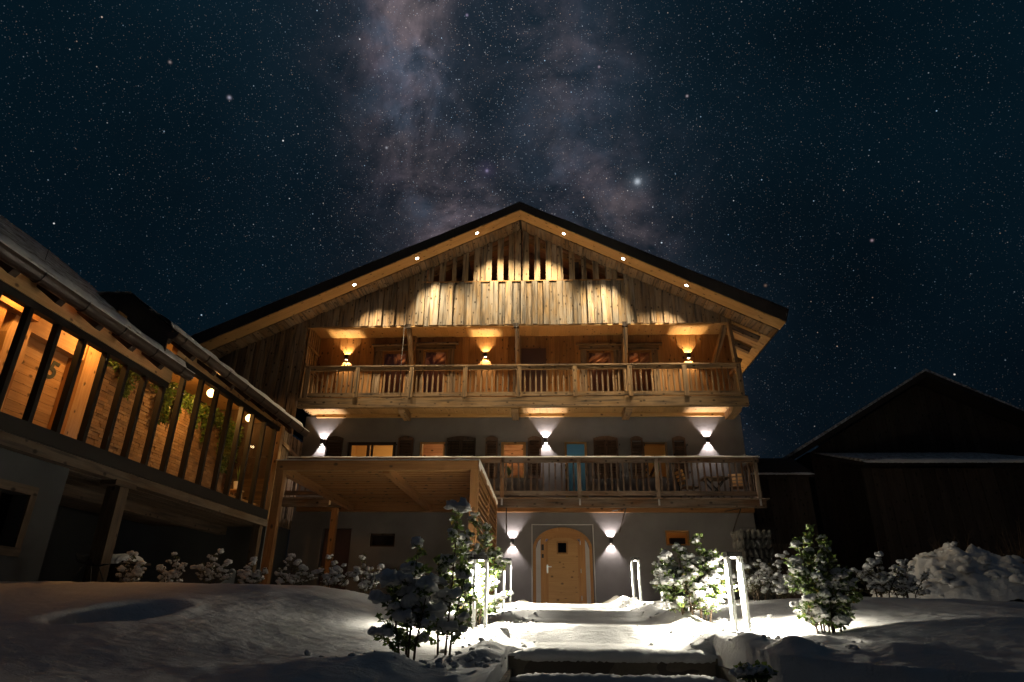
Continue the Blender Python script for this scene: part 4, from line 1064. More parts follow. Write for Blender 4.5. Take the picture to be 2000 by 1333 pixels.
    # curvy old post, lintel, jamb, boarding left of the door
    py = [9.25, 9.28, 9.33, 9.30, 9.36, 9.34, 9.42, 9.5]; pz = [2.45, 2.9, 3.3, 3.6, 3.95, 4.3, 4.7, 5.2]
    a = MB(); po = [(y-.02, z) for y, z in zip(py, pz)]+[(y+.42+.05*math.sin(z*5), z) for y, z in zip(reversed(py), reversed(pz))]
    a.prism(po, BX+.05, BX+.30, 'X'); a.build('old_post', W_NEW, w)
    piece('lintel', W_NEW, w, (BX+.08, 10.6, dz1+.22), (.26, 1.9, .40)); piece('door_jamb', W_NEW, w, (BX+.10, 11.50, 3.7), (.30, .45, 2.6)); piece('door_jamb', W_LOG, w, (BX+.02, 11.20, 3.55), (.20, .14, 2.3)); piece('door_jamb', W_LOG, w, (BX+.02, 9.90, 3.55), (.16, .14, 2.3))
    for j in range(9): piece('board', W_LOG, w, (BX-.02, 9.20-.24*j, 3.7), (.05, .232, 2.6))
    for j in range(14): piece('board', W_LOG, w, (BX-.05, 8.1+.28*j, dz1+.85), (.05, .27, 1.0))
    # bright blue-lit opening at the far left
    ob = MB().quad((BX+.02, 7.95, 3.3), (BX+.02, 8.62, 3.3), (BX+.02, 8.62, 4.25), (BX+.02, 7.95, 4.25)).build('doorway_wall', BLUE, w)
    piece('beam', W_LOG, w, (BX+.35, 8.6, 4.75), (.22, 2.2, .22)); piece('post', W_LOG, w, (BX+.3, 9.02, 3.7), (.16, .16, 2.5))
    # end bay: boarding between glass and stone house, corner post, end partition
    piece('corner_post', W_NEW, w, (WX+.03, 18.08, 3.7), (.16, .18, 2.9))
    y = 18.2; k = 0
    while y < FY-.03:
        wd = random.uniform(.15, .22); y2 = min(y+wd, FY-.01); top = 5.05-.0*(y-18.2)
        MB().prism([(y, 2.3), (y2-.006, 2.3), (y2-.006, top), (y, top)], WX-.05+(k % 2)*.02, WX+.0+(k % 2)*.02, 'X').build('board', W_OLD, w); y = y2; k += 1
    piece('board_rail', W_BALC, w, (WX+.045, 19.1, 4.55), (.05, 1.75, .12), Matrix.Rotation(-.12, 3, 'X'))
    piece('end_wall', W_UNDER, w, (-8.9, 18.3, 3.0), (1.6, .08, 1.1)); piece('end_wall', W_DARK, w, (-8.9, 18.32, 4.4), (1.6, .08, 1.7)); piece('bench', W_LOG, w, (-8.55, 17.3, 2.72), (.7, 1.9, .12))
    # ground storey below: grey wall with window, posts, dark back wall
    b = MB(); GX = WX-.06
    ye = 10.22
    wy0, wy1, wz0, wz1 = 8.55, 9.53, .83, 1.60
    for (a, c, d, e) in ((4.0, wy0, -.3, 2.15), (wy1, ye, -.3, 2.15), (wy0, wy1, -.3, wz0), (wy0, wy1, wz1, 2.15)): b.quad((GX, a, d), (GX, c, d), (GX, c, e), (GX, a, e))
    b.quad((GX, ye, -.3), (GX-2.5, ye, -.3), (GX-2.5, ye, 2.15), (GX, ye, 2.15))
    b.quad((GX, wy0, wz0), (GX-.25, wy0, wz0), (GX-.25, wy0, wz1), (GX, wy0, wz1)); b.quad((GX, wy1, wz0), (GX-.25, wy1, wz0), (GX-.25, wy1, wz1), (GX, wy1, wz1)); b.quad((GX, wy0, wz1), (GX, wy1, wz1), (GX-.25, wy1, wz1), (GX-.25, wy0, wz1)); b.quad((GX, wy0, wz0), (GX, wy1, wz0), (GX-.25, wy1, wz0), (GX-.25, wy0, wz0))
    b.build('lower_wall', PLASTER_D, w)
    win = MB(); f = .13
    win.box((GX+.01, (wy0+wy1)/2, wz1+f/2), (.05, wy1-wy0+2*f, f)).box((GX+.01, (wy0+wy1)/2, wz0-f/2), (.05, wy1-wy0+2*f, f)).box((GX+.011, wy1+f/2, (wz0+wz1)/2), (.05, f, wz1-wz0)).box((GX+.011, wy0-f/2, (wz0+wz1)/2), (.05, f, wz1-wz0))
    win = win.build('window', W_UNDER, w); piece('window_bar', W_DARK, win, (GX-.16, (wy0+wy1)/2+.1, (wz0+wz1)/2), (.05, .06, wz1-wz0)); MB().quad((GX-.18, wy0, wz0), (GX-.18, wy1, wz0), (GX-.18, wy1, wz1), (GX-.18, wy0, wz1)).build('pane', GLASS, win)
    MB().quad((GX-.5, wy0-.3, wz0-.3), (GX-.5, wy1+.3, wz0-.3), (GX-.5, wy1+.3, wz1+.3), (GX-.5, wy0-.3, wz1+.3)).build('window_back', W_DARK, win)
    for y in (11.5,): MB().box((WX-.02, y, 1.20), (.26, .26, 1.94)).build('post', W_UNDER, w); MB().box((WX-.02, y, 2.12), (.3, .62, .10)).build('post_head', W_UNDER, w)
    MB().box((WX-.02, 17.7, 1.2), (.2, .2, 1.94)).build('post', W_UNDER, w)
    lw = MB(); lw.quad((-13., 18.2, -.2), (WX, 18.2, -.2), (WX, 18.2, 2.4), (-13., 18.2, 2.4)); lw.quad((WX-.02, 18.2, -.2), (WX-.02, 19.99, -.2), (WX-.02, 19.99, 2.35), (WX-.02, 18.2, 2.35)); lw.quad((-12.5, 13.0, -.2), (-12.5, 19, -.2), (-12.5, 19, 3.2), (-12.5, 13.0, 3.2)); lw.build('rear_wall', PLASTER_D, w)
    return w
wing()
def pendant(px, py, X, label, pw):
    y, z = atx(px, py, X); t = thing('pendant_lamp', (X, y, z+.6), label, 'lamp', 'globe lamps hanging in the glazed wing')
    b = MB(); n, m = 14, 8; r = .11
    for i in range(m+1):
        a = math.pi*i/m
        for k in range(n): b.v.append((X+r*math.sin(a)*math.cos(6.2832*k/n), y+r*math.sin(a)*math.sin(6.2832*k/n), z+r*math.cos(a)))
    for i in range(m):
        for k in range(n): b.f.append((i*n+k, (i+1)*n+k, (i+1)*n+(k+1) % n, i*n+(k+1) % n))
    b.build('globe', GLOBE, t, smooth=True); MB().tube([(X, y, z+r), (X, y, z+.75)], .006, 5).build('cord', METAL_D, t); MB().tube([(X, y, z+r-.01), (X, y, z+r+.05)], .025, 8).build('cap', METAL_D, t)
    if pw: lamp('glow', 'POINT', (X+.0, y, z-.15), pw, (1., .47, .12), t, shadow_soft_size=.06)
pendant(413, 768, -8.45, 'glowing globe lamp hanging under the wing roof beside trailing plants', PEND_W)
pendant(487, 817, -8.75, 'second globe lamp seen through the last dark panes of the wing', 14)
pendant(70, 560, -8.6, 'unseen globe lamp added behind the eave to brighten the left end of the wing', PEND_W*.55)  # added globe, out of sight, to give the left bays their glow
pendant(225, 650, -8.6, 'unseen globe lamp added behind the eave to brighten the stone wall of the wing', PEND_W*.6)  # another unseen globe, added to light the corridor interior

# ------------------------------------------------------------------ leaves, plants, snow-laden shrubs
def leaf_quads(b, p, d, L, w, rnd):
    d = d.normalized(); s = d.cross(Vector((rnd.uniform(-1, 1), rnd.uniform(-1, 1), rnd.uniform(.2, 1)))).normalized(); n = s.cross(d)
    k = len(b.v); m = p+d*L*.5+n*L*.06
    b.v += [tuple(p), tuple(m+s*w), tuple(p+d*L-n*L*.10), tuple(m-s*w)]; b.f += [(k, k+1, k+2, k+3)]; b.r.append(rnd.random())
_ico = {}
def ico(lv=2):
    if lv not in _ico:
        import bmesh
        bm = bmesh.new(); bmesh.ops.create_icosphere(bm, subdivisions=lv, radius=1.); bm.verts.ensure_lookup_table()
        _ico[lv] = (np.array([v.co[:] for v in bm.verts]), [tuple(v.index for v in f.verts) for f in bm.faces]); bm.free()
    return _ico[lv]
def clump(b, p, r, rnd, flat=.80, lv=2):
    V, Fc = ico(lv); k = len(b.v); s = rnd.uniform(0, 90)
    q = 1+1.05*fbm(V[:, 0]*1.7+s, V[:, 1]*1.7+V[:, 2]*1.5+s*.7, 3)+.30*fbm(V[:, 0]*4.5+s, V[:, 2]*4.5+V[:, 1]*4, 3)
    P = V*q[:, None]; sx = rnd.uniform(.8, 1.3); P = P*np.array([sx*r, r*rnd.uniform(.8, 1.2), r*flat])
    low = P[:, 2] < 0; P[low, 2] *= .7
    a = rnd.uniform(0, 6.28); ca, sa = math.cos(a), math.sin(a)
    P = np.stack([P[:, 0]*ca-P[:, 1]*sa, P[:, 0]*sa+P[:, 1]*ca, P[:, 2]], 1)
    b.v += [tuple(x) for x in (P+np.array(p))]; b.f += [tuple(k+i for i in f) for f in Fc]
def shrub(loc, stems, label, seed, leaf=(.045, .014), twigs=9, lp=9, snowp=.75, sr=(.032, .055), mat=LEAF, name='shrub', group=None, droop=0., lean=.25, top=True, rad=.010, fine=2):
    """stems: list of (dx, dy, height, spread)"""
    rnd = random.Random(seed); L = Vector(loc); t = thing(name, loc, label, 'shrub', group)
    sm = MB(); lv = MB(); sn = MB(); lv.uv = []
    for dx, dy, H, sp in stems:
        ax = L+Vector((dx*.35, dy*.35, 0)); tip = L+Vector((dx, dy, H)); mid = (ax+tip)/2+Vector((rnd.uniform(-.04, .04), rnd.uniform(-.04, .04), H*.04))
        path = [ax*(1-u)**2+mid*2*u*(1-u)+tip*u*u for u in [i/7 for i in range(8)]]
        path[0].z -= .12
        sm.tube(path, [rad*(1-.75*i/7) for i in range(8)], 5)
        for j in range(twigs):
            u = lerp(.06, 1., (j+rnd.uniform(-.3, .3)+.5)/twigs); u = min(max(u, .1), 1.); 
            base = ax*(1-u)**2+mid*2*u*(1-u)+tip*u*u; a = rnd.uniform(0, 6.283)
            prof = math.sin(math.pi*min(1., .36+.62*u))**.8+.12
            l = sp*prof*rnd.uniform(.55, 1.1) if j < twigs-1 else .02
            d = Vector((math.cos(a), math.sin(a), rnd.uniform(.25, .9)-droop)).normalized(); end = base+d*l
            if j == twigs-1 and top: end = tip.copy(); d = Vector((0, 0, 1))
            if l > .03: sm.tube([base, base+d*l*.5+Vector((0, 0, -.01)), end], [rad*.45, rad*.35, rad*.2], 4)
            n = int(lp*2.5)
            for q in range(n):
                v = rnd.uniform(.25, 1.05); c = base.lerp(end, v)+Vector((rnd.gauss(0, .012), rnd.gauss(0, .012), rnd.gauss(0, .012)))
                dl = (d*.5+Vector((rnd.uniform(-1, 1), rnd.uniform(-1, 1), rnd.uniform(-.7, .6)))).normalized()
                leaf_quads(lv, c, dl, leaf[0]*rnd.uniform(.65, 1.25), leaf[1]*rnd.uniform(.8, 1.2), rnd)
            if rnd.random() < snowp:
                m = rnd.choice((3, 4, 5, 6)); r0 = rnd.uniform(*sr)*rnd.choice((.55, .75, .9, 1.))
                for q in range(m):
                    w_ = 1.08-.75*q/m+rnd.uniform(-.05, .05); c = base.lerp(end, w_)
                    clump(sn, c+Vector((rnd.gauss(0, .35)*r0, rnd.gauss(0, .35)*r0, r0*(.45+rnd.uniform(-.2, .25))-.2*l*max(0, w_-.7))), r0*rnd.uniform(.5, .95), rnd, lv=fine)
    sm.build('stems', STEM, t, origin=loc); 
    if lv.v: lv.build('leaves', mat, t, origin=loc, kind='stuff')
    if sn.v: sn.build('snow', SNOW, t, origin=loc, smooth=True, kind='stuff')
    return t
def sz(px, py, Y): x, z = at(px, py, Y); return x
# the dark shrubs in front on the left
x = sz(800, 1285, 4.9)
shrub((x-.02, 4.9, gz(x, 4.9)), [(-.12, 0, .55, .17), (.02, .03, .78, .15), (.13, -.02, .50, .17), (-.03, .08, .42, .20)], 'dark rounded evergreen shrub carrying heavy lumps of snow, in front of the left bollard', 31, twigs=12, lp=10, snowp=.55, sr=(.050, .080), group=None, fine=3)
x = sz(862, 1258, 5.15)
shrub((x, 5.15, gz(x, 5.15)), [(.08, .04, 1.04, .13), (.17, 0, .58, .16), (-.05, .02, .66, .12)], 'tall slender evergreen shrub with snow caps, just left of the nearest left bollard', 37, twigs=14, lp=10, snowp=.55, sr=(.040, .068), fine=3)
# brightly lit shrubs beside the path
x = sz(938, 1198, 7.02)
shrub((x-.04, 7.02, gz(x, 7.02)), [(-.06, .1, 1.10, .24), (.10, 0, .96, .26), (-.20, -.05, .86, .24), (.20, .1, .74, .23), (.0, -.1, .64, .28), (.08, -.05, .45, .26)], 'tall bright shrub smothered in snow behind the nearest left bollard', 41, leaf=(.050, .017), twigs=19, lp=9, snowp=.95, sr=(.026, .046), droop=.1, fine=3)
x = sz(1366, 1200, 7.0)
shrub((x-.02, 7.0, gz(x, 7.0)), [(-.30, 0, .60, .22), (-.12, .1, .68, .24), (.10, 0, .77, .24), (.24, .1, .62, .22), (-.36, -.05, .42, .2), (.05, -.1, .5, .3), (-.15, -.1, .40, .26), (.28, -.08, .36, .2)], 'broad bright shrub under thick snow between the right bollards', 43, leaf=(.050, .017), twigs=17, lp=8, snowp=.95, sr=(.028, .050), droop=.12, fine=3)
# right-hand shrub
x = sz(1622, 1245, 5.95)
shrub((x, 5.95, gz(x, 5.95)-.03), [(-.14, 0, .76, .16), (.0, .05, .88, .16), (.11, 0, .74, .16), (-.22, -.02, .54, .15), (.24, .03, .50, .17), (.02, -.06, .46, .2), (.10, .05, .58, .16), (-.08, .04, .62, .16)], 'leafy green shrub with rounded snow caps to the right of the steps', 47, twigs=16, lp=12, snowp=.62, sr=(.032, .054), leaf=(.042, .014), fine=3)
x = sz(1672, 1130, 8.2)
# low shrubs in a row along the left bank
ROW = [(262, 1134, 1082, 'narrow snow-covered shrub, leftmost of the row along the left bank'), (341, 1136, 1082, 'bushy snow-covered shrub on the left bank below the wing post'), (421, 1136, 1077, 'wide snowy shrub with two arms on the left bank'), (497, 1138, 1094, 'smallest snowy shrub, beside the foot of the pergola post'),
       (572, 1139, 1086, 'round snowy shrub right of the pergola post'), (650, 1146, 1084, 'forked snowy shrub in front of the brown door'), (722, 1152, 1081, 'snowy shrub below the small dark window')]
for i, (px, pb, pt, lb) in enumerate(ROW):
    Y = 10.2; x, zt = at(px, pt, Y); z0 = gz(x, Y); H = zt-z0-.02; rnd = random.Random(60+i)
    wd = .20 if i in (2, 4) else .13
    shrub((x, Y, z0), [(rnd.uniform(-.1, .1), 0, H, wd), (-.20, .05, H*.62, wd*.8), (.20, -.03, H*.68, wd*.8), (.32 if i in (2, 4, 5) else .1, 0, H*.45, wd)], lb, 70+i, leaf=(.035, .012), twigs=9, lp=7, snowp=.95, sr=(.035, .056), mat=LEAF_D, group='snowy shrubs along the left bank')
for i, (px, pt, lb, s_) in enumerate(((812, 1090, 'pale snowy shrub hidden behind the dark front shrub', 1.),)):
    Y = 10.0; x, zt = at(px, pt, Y); z0 = gz(x, Y); H = zt-z0; shrub((x, Y, z0), [(0, 0, H, .14), (-.15, 0, H*.6, .14), (.15, 0, H*.55, .14)], lb, 90+i, leaf=(.035, .012), twigs=8, lp=7, snowp=.95, sr=(.035, .056), mat=LEAF_D, group='snowy shrubs along the left bank')
# right side background shrubs
for i, (px, pt, Y, wd, lb) in enumerate(((1466, 1096, 10.2, .30, 'low spreading shrub under snow behind the nearest right bollard'), (1520, 1082, 10.4, .34, 'brownish shrub with snow on its raised branches, before the stone gabion'), (1552, 1122, 9.6, .22, 'small snowy shrub left of the large green shrub'),
                                   (1700, 1085, 9.4, .22, 'dim shrub with snowy crown right of the large green shrub'), (1752, 1096, 9.6, .16, 'slim dim shrub beside the snow pile'))):
    x, zt = at(px, pt, Y); z0 = gz(x, Y); H = max(zt-z0, .3)
    shrub((x, Y, z0), [(-.05, 0, H*.8, wd), (.14, .05, H, wd*.7), (-.25, 0, H*.6, wd), (.32, -.03, H*.62, wd), (.0, -.1, H*.5, wd)], lb, 120+i, leaf=(.035, .010), twigs=10, lp=9, snowp=.85, sr=(.035, .058), mat=LEAF_D, group='snowy shrubs on the right bank')
x, z = at(1462, 1322, 4.02); 
shrub((x, 4.0, z-.02), [(-.04, -.04, .06, .06), (.05, -.04, .05, .07), (.10, -.02, .04, .07)], 'small creeping plant with snow at the foot of the right wall', 140, leaf=(.04, .016), twigs=6, lp=6, snowp=.8, sr=(.025, .04))

# plants in the wing
def trailing(y0, y1, zt, drops, label, seed, X=BX+.08):
    rnd = random.Random(seed); L = (X, (y0+y1)/2, zt); t = thing('trailing_plant', L, label, 'plant', 'trailing plants on the stone wall'); lv = MB(); sm = MB()
    n = int((y1-y0)*260)
    for i in range(n):
        y = rnd.uniform(y0, y1); dr = 0.
        p = Vector((X+rnd.uniform(-.05, .20), y, zt+rnd.gauss(.02, .10)))
        leaf_quads(lv, p, Vector((rnd.uniform(.1, 1), rnd.uniform(-1, 1), rnd.uniform(-.5, .9))), rnd.uniform(.09, .18), rnd.uniform(.018, .032), rnd)
    for (yy, ln, wd) in drops:
        sm.tube([(X+.03, yy, zt), (X+.06, yy+.02, zt-ln*.5), (X+.05, yy-.02, zt-ln)], .005, 4)
        for i in range(int(ln*wd*3000)):
            u = rnd.random(); p = Vector((X+rnd.uniform(.0, .13), yy+rnd.gauss(0, wd*.5)*(1-.5*u), zt-u*ln))
            leaf_quads(lv, p, Vector((rnd.uniform(.1, 1), rnd.uniform(-1, 1), rnd.uniform(-1, .2))), rnd.uniform(.07, .13), rnd.uniform(.02, .034), rnd)
    sm.build('stems', STEM, t, origin=L); lv.build('leaves', LEAF_I, t, origin=L, kind='stuff')
TZ = 4.90
trailing(11.8, 12.6, TZ, [(12.55, .35, .12)], 'trailing plant on the left end of the stone wall', 201); trailing(12.6, 13.5, TZ, [(12.75, .62, .16)], 'trailing plant with one long tail, second on the stone wall', 202)
trailing(13.6, 14.6, TZ, [(14.3, .75, .20), (14.8, .5, .12)], 'trailing plant with two tails in the middle of the stone wall', 203); trailing(14.8, 16.0, TZ, [(15.7, .5, .14)], 'spiky plant under the globe lamp', 204); trailing(16.1, 17.1, TZ, [(16.3, .72, .18)], 'trailing plant right of the globe lamp', 205)
trailing(17.2, 18.2, TZ+.0, [(17.5, 1.25, .42), (18.05, .9, .22)], 'largest trailing plant, hanging far down at the right end of the stone wall', 206)
def potted():
    X = -8.25; y, z = atx(463, 948, X); L = (X, y, z-.14)
    t = thing('potted_plant', L, 'orchid-like plant in a white pot on the stool at the right end of the wing', 'plant')
    b = MB(); n = 16; prof = [(.0, 0), (.075, 0), (.098, .21), (.088, .21), (.08, .17), (0, .17)]
    for r, h in prof:
        for k in range(n): b.v.append((X+r*math.cos(6.2832*k/n), y+r*math.sin(6.2832*k/n), z-.12+h))
    for i in range(len(prof)-1):
        for k in range(n): k2 = (k+1) % n; b.f.append((i*n+k, i*n+k2, (i+1)*n+k2, (i+1)*n+k))
    b.build('pot', WHITE_POT, t, smooth=False)
    rnd = random.Random(5); 
    for i in range(11):
        lv = MB(); a = rnd.uniform(0, 6.28); h = rnd.uniform(.28, .55); sp = rnd.uniform(.03, .13); pts = [Vector((X+math.cos(a)*sp*u*u, y+math.sin(a)*sp*u*u, z+.03+h*u)) for u in (0, .33, .66, 1.)]
        for j in range(3):
            w0, w1 = (.022, .020, .013, .002)[j], (.022, .020, .013, .002)[j+1]; s = Vector((-math.sin(a), math.cos(a), 0)); k = len(lv.v)
            lv.v += [tuple(pts[j]-s*w0), tuple(pts[j]+s*w0), tuple(pts[j+1]+s*w1), tuple(pts[j+1]-s*w1)]; lv.f.append((k, k+1, k+2, k+3)); lv.r.append(rnd.random())
        lv.build('leaf', LEAF_I, t)
    zs = z-.125; st = thing('stool', (X, y, 2.5), 'small wooden stool holding the white plant pot', 'stool'); piece('seat', W_NEW, st, (X, y, zs-.02), (.30, .34, .035))
    for a in (-1, 1):
        for c in (-1, 1): MB().bar((X+a*.15, y+c*.17, 2.49), (X+a*.10, y+c*.12, zs-.038), .03).build('leg', W_NEW, st)
    lamp('plant_fill', 'SPOT', (X+.1, y-.3, z+1.3), 22, (1., .66, .32), st, (-.1, .3, -1.3), spot_size=R(50), spot_blend=.5, shadow_soft_size=.03)  # spot without a fixture, added to brighten the potted plant
potted()
# plants in the chalet windows
def window_plant(r, ox, h, n, seed, label, y=FY+.45, dark=True):
    rnd = random.Random(seed); x = (r[0]+r[1])/2+ox; L = (x, y, r[2]); t = thing('window_plant', L, label, 'plant')
    MB().tube([(x, y, r[2]-.02), (x, y, r[2]+.14)], [.07, .09], 10).build('pot', WHITE_POT if not dark else METAL_D, t)
    for i in range(n):
        a = rnd.uniform(0, 6.28); sp = rnd.uniform(.05, .20); hh = h*rnd.uniform(.6, 1.); lv = MB(); P = [Vector((x+math.cos(a)*sp*u**1.7, y+math.sin(a)*sp*.5*u, r[2]+.12+hh*u-.25*hh*max(0, u-.7))) for u in (0, .35, .7, 1.)]
        for j in range(3):
            w0, w1 = (.012, .03, .028, .003)[j], (.012, .03, .028, .003)[j+1]; k = len(lv.v); s = Vector((1, .3, 0)).normalized()
            lv.v += [tuple(P[j]-s*w0), tuple(P[j]+s*w0), tuple(P[j+1]+s*w1), tuple(P[j+1]-s*w1)]; lv.f.append((k, k+1, k+2, k+3)); lv.r.append(rnd.random())
        lv.build('leaf', LEAF_I, t)
window_plant(F1[2], -.16, .42, 14, 3, 'green plant in the timber-lined window left of the teal door'); window_plant(F1[4], .1, .78, 16, 4, 'dark leafy plant filling the right window behind the lower balcony')

# ------------------------------------------------------------------ pergola
def pergola():
    Yf, Yb = 13.0, 18.55; zt, zb = 2.91, 2.71
    xl, xr = at(541, 905, Yf)[0], at(935, 905, Yf)[0]
    t = thing('pergola', ((xl+xr)/2, (Yf+Yb)/2, gz((xl+xr)/2, 15)), 'flat wooden slatted pergola in front of the chalet wall', 'pergola')
    piece('front_beam', W_PERG, t, ((xl+xr)/2, Yf+.07, (zt+zb)/2), (xr-xl, .14, zt-zb)); piece('rear_beam', W_PERG, t, ((xl+xr)/2, Yb-.07, zb+.03), (xr-xl, .14, .2))
    for x, w in ((xl+.075, .15), (at(742, 918, Yf)[0]+.1, .15), (xr-.075, .15)): piece('beam', W_PERG, t, (x, (Yf+Yb)/2, zb+.035), (w, Yb-Yf-.3, .16))
    y = Yf+.17; src = None; x0, x1 = xl+.02, xr-.02
    while y < Yb-.2:
        loc = ((x0+x1)/2, y+.11, zt-.06)
        if src is None: src = MB().box(loc, (x1-x0, .205, .035), Matrix.Rotation(.10, 3, 'X'), axis=0).build('slat', W_PERG, t, origin=loc)
        else: shared('slat', src, t, loc)
        y += .222
    for x, y in ((xl+.085, Yf+.085), (xr-.085, Yf+.085), (xr-.085, Yb-.1), (at(652, 1040, Yb-.1)[0], Yb-.2)):
        z0 = gz(x, y)-.1; MB().box((x, y, (z0+zb)/2), (.165, .165, zb-z0-.004), axis=2).build('post', W_PERG, t)
    # right-hand screen with slanted louvres in two bays
    scr = piece('screen_rail', W_PERG, t, (xr-.03, (Yf+Yb)/2, zb-.02), (.06, Yb-Yf-.35, .10)); ym = (Yf+Yb)/2
    piece('screen_post', W_PERG, scr, (xr-.03, ym, 1.4), (.07, .14, 2.5)); piece('top_board', W_PERG, scr, (xr-.012, (Yf+Yb)/2, zt-.08), (.03, Yb-Yf-.02, .22))
    src = None
    for a, c in ((Yf+.2, ym-.08), (ym+.08, Yb-.22)):
        for j in range(18):
            z = 2.56-.135*j; loc = (xr-.04, (a+c)/2, z)
            piece('louvre', W_PERG, scr, loc, (.085, c-a, .022), Matrix.Rotation(.5, 3, 'Y'), axis=1)
    sn = MB(); n = 150; 
    for i in range(n+1):
        x = lerp(xl-.02, xr+.02, i/n); h = .030+.020*float(fbm(np.array([x*4.]), np.array([8.]), 3)[0])
        sn.v += [(x, Yf-.015, zt+.002), (x, Yf-.012, zt+h*.8), (x, Yf+.10, zt+h), (x, Yf+.17, zt+h*.9), (x, Yb, zt+.03)]
    for i in range(n):
        for k in range(4): q = i*5+k; sn.f.append((q, q+5, q+6, q+1))
    for i in range(n+1):
        y = lerp(Yf, Yb, i/n); h = .02+.02*float(fbm(np.array([y*5.]), np.array([2.]), 3)[0]); d = .05+.16*max(0., float(fbm(np.array([y*3.3]), np.array([12.]), 4)[0])+.15)
        sn.v += [(xr+.004, y, zt-d), (xr+.016, y, zt-.004), (xr+.010, y, zt+h), (xr-.12, y, zt+h)]
    o = 5*(n+1)
    for i in range(n):
        for k in range(3): q = o+i*4+k; sn.f.append((q, q+1, q+5, q+4))
    sn.build('snow', SNOW, t, smooth=True)
pergola()

# ------------------------------------------------------------------ bollard lights
def bollard(x, y, zt, label, w=.145, pw=1.):
    zb = gz(x, y)-.06; t = thing('bollard_light', (x, y, zb), label, 'light', 'bollard lights along the path')
    h = .045; p = .026; q = .010
    MB().box((x, y, zt-h/2), (w, w, h)).build('head', FRAME_B, t)
    MB().tube([(x, y, zt-h-.012), (x, y, zt-h)], .024, 14).build('lens', LAMP_BOL, t)
    src = st = None
    for a in (-1, 1):
        for c in (-1, 1):
            loc = (x+a*(w-p)/2, y+c*(w-q)/2, (zb+zt-h)/2)
            if src is None: src = MB().box(loc, (p, q, zt-h-zb-.002)).build('leg', ALU, t, origin=loc)
            else: shared('leg', src, t, loc)
            sl_ = (loc[0], loc[1]-c*(q/2+.0015), zt-h-.24)
            if st is None: st = MB().box(sl_, (.010, .002, .44)).build('light_strip', LAMP_STRIP, t, origin=sl_)
            else: shared('light_strip', st, t, sl_)
    lamp('glow', 'SPOT', (x, y, zt-h-.03), BOLLARD_W*pw, (1., .93, .77), t, (0, 0, -1), spot_size=R(142), spot_blend=.7, shadow_soft_size=.025)
    lamp('side_glow', 'POINT', (x, y, zt-.34), SIDE_W*pw, (1., .93, .77), t, shadow_soft_size=.03)
def bol(px, pt, y, lb, pw=1.): x, z = at(px, pt, y); bollard(x, y, z, lb, pw=pw)
bol(940, 1085, 6.8, 'nearest bollard light on the left of the path, beside the bright shrub'); bol(976, 1092, 10.0, 'middle bollard light on the left of the path'); bol(991, 1091, 12.2, 'farthest bollard light on the left of the path, in front of the wall lamp')
bol(1430, 1079, 6.5, 'nearest bollard light on the right, tall in front of the grey wall'); bol(1297, 1094, 10.0, 'bollard light on the right almost hidden by the bright shrub'); bol(1240, 1090, 12.2, 'farthest bollard light on the right, beside the entrance')

# ------------------------------------------------------------------ right-hand background
def gabion():
    Y = 15.6; x0 = at(1452, 1070, Y)[0]; xc = at(1474, 1070, Y)[0]; x1 = at(1512, 1070, Y)[0]; zt = at(1490, 1033, Y)[1]; x0 = at(1450, 1070, Y)[0]; z0 = .15
    t = thing('gabion', ((x0+x1)/2, Y+.4, z0), 'wire basket filled with grey stones beside the corner of the chalet', 'gabion'); rnd = random.Random(8)
    dx, dz = (x1-x0), (zt-z0); nx, nz = 6, 8
    MB().box(((x0+x1)/2, Y+.45, (z0+zt)/2), (dx-.12, .6, dz-.06)).build('core', METAL_D, t)
    srcs = []
    for j in range(nz):
        for i in range(nx+4):
            if i < nx: loc = (x0+dx*(i+.5+.25*(j % 2)-.12)/nx, Y+.07+rnd.uniform(0, .04), z0+dz*(j+.5)/nz)
            else: loc = (x0+.05, Y+.1+.2*(i-nx), z0+dz*(j+.5)/nz)
            if len(srcs) < 6:
                b = MB(); V, Fc = ico(); q = 1+.5*fbm(V[:, 0]*1.3+len(srcs)*9, V[:, 1]+V[:, 2]*1.4, 2); P = V*q[:, None]*np.array([dx/nx*.55, .1, dz/nz*.56])
                b.v = [tuple(p) for p in P+np.array(loc)]; b.f = list(Fc); srcs.append(b.build('stone', GABION_ST, t, origin=loc))
            else: o = shared('stone', rnd.choice(srcs), t, loc); o.rotation_euler = (rnd.uniform(-.3, .3), rnd.uniform(-.4, .4), 0); o.scale = (rnd.uniform(.8, 1.1), 1, rnd.uniform(.8, 1.1))
    b = MB()
    for i in range(13): x = lerp(x0-.02, x1+.02, i/12); b.tube([(x, Y-.05, z0), (x, Y-.05, zt+.02)], .004, 4)
    for i in range(15): z = lerp(z0, zt+.02, i/14); b.tube([(x0-.02, Y-.052, z), (x1+.02, Y-.052, z)], .004, 4)
    b.build('wire_mesh', METAL_D, t)
gabion()
def fence():
    Y = 17.0; x0, x1 = at(1514, 1080, Y)[0], at(1575, 1080, Y)[0]; zt = at(1540, 1046, Y)[1]
    t = thing('picket_fence', ((x0+x1)/2, Y, .3), 'dark wooden picket fence between the gabion and the barn', 'fence'); src = None; n = 10
    for i in range(n):
        loc = (lerp(x0, x1, i/(n-1)), Y, .85)
        if src is None: src = MB().box(loc, (.07, .025, zt-.25)).build('picket', W_BARN, t, origin=loc)
        else: shared('picket', src, t, loc)
    for z in (.55, 1.15): piece('rail', W_BARN, t, ((x0+x1)/2, Y+.03, z), (x1-x0+.1, .035, .07))
fence()
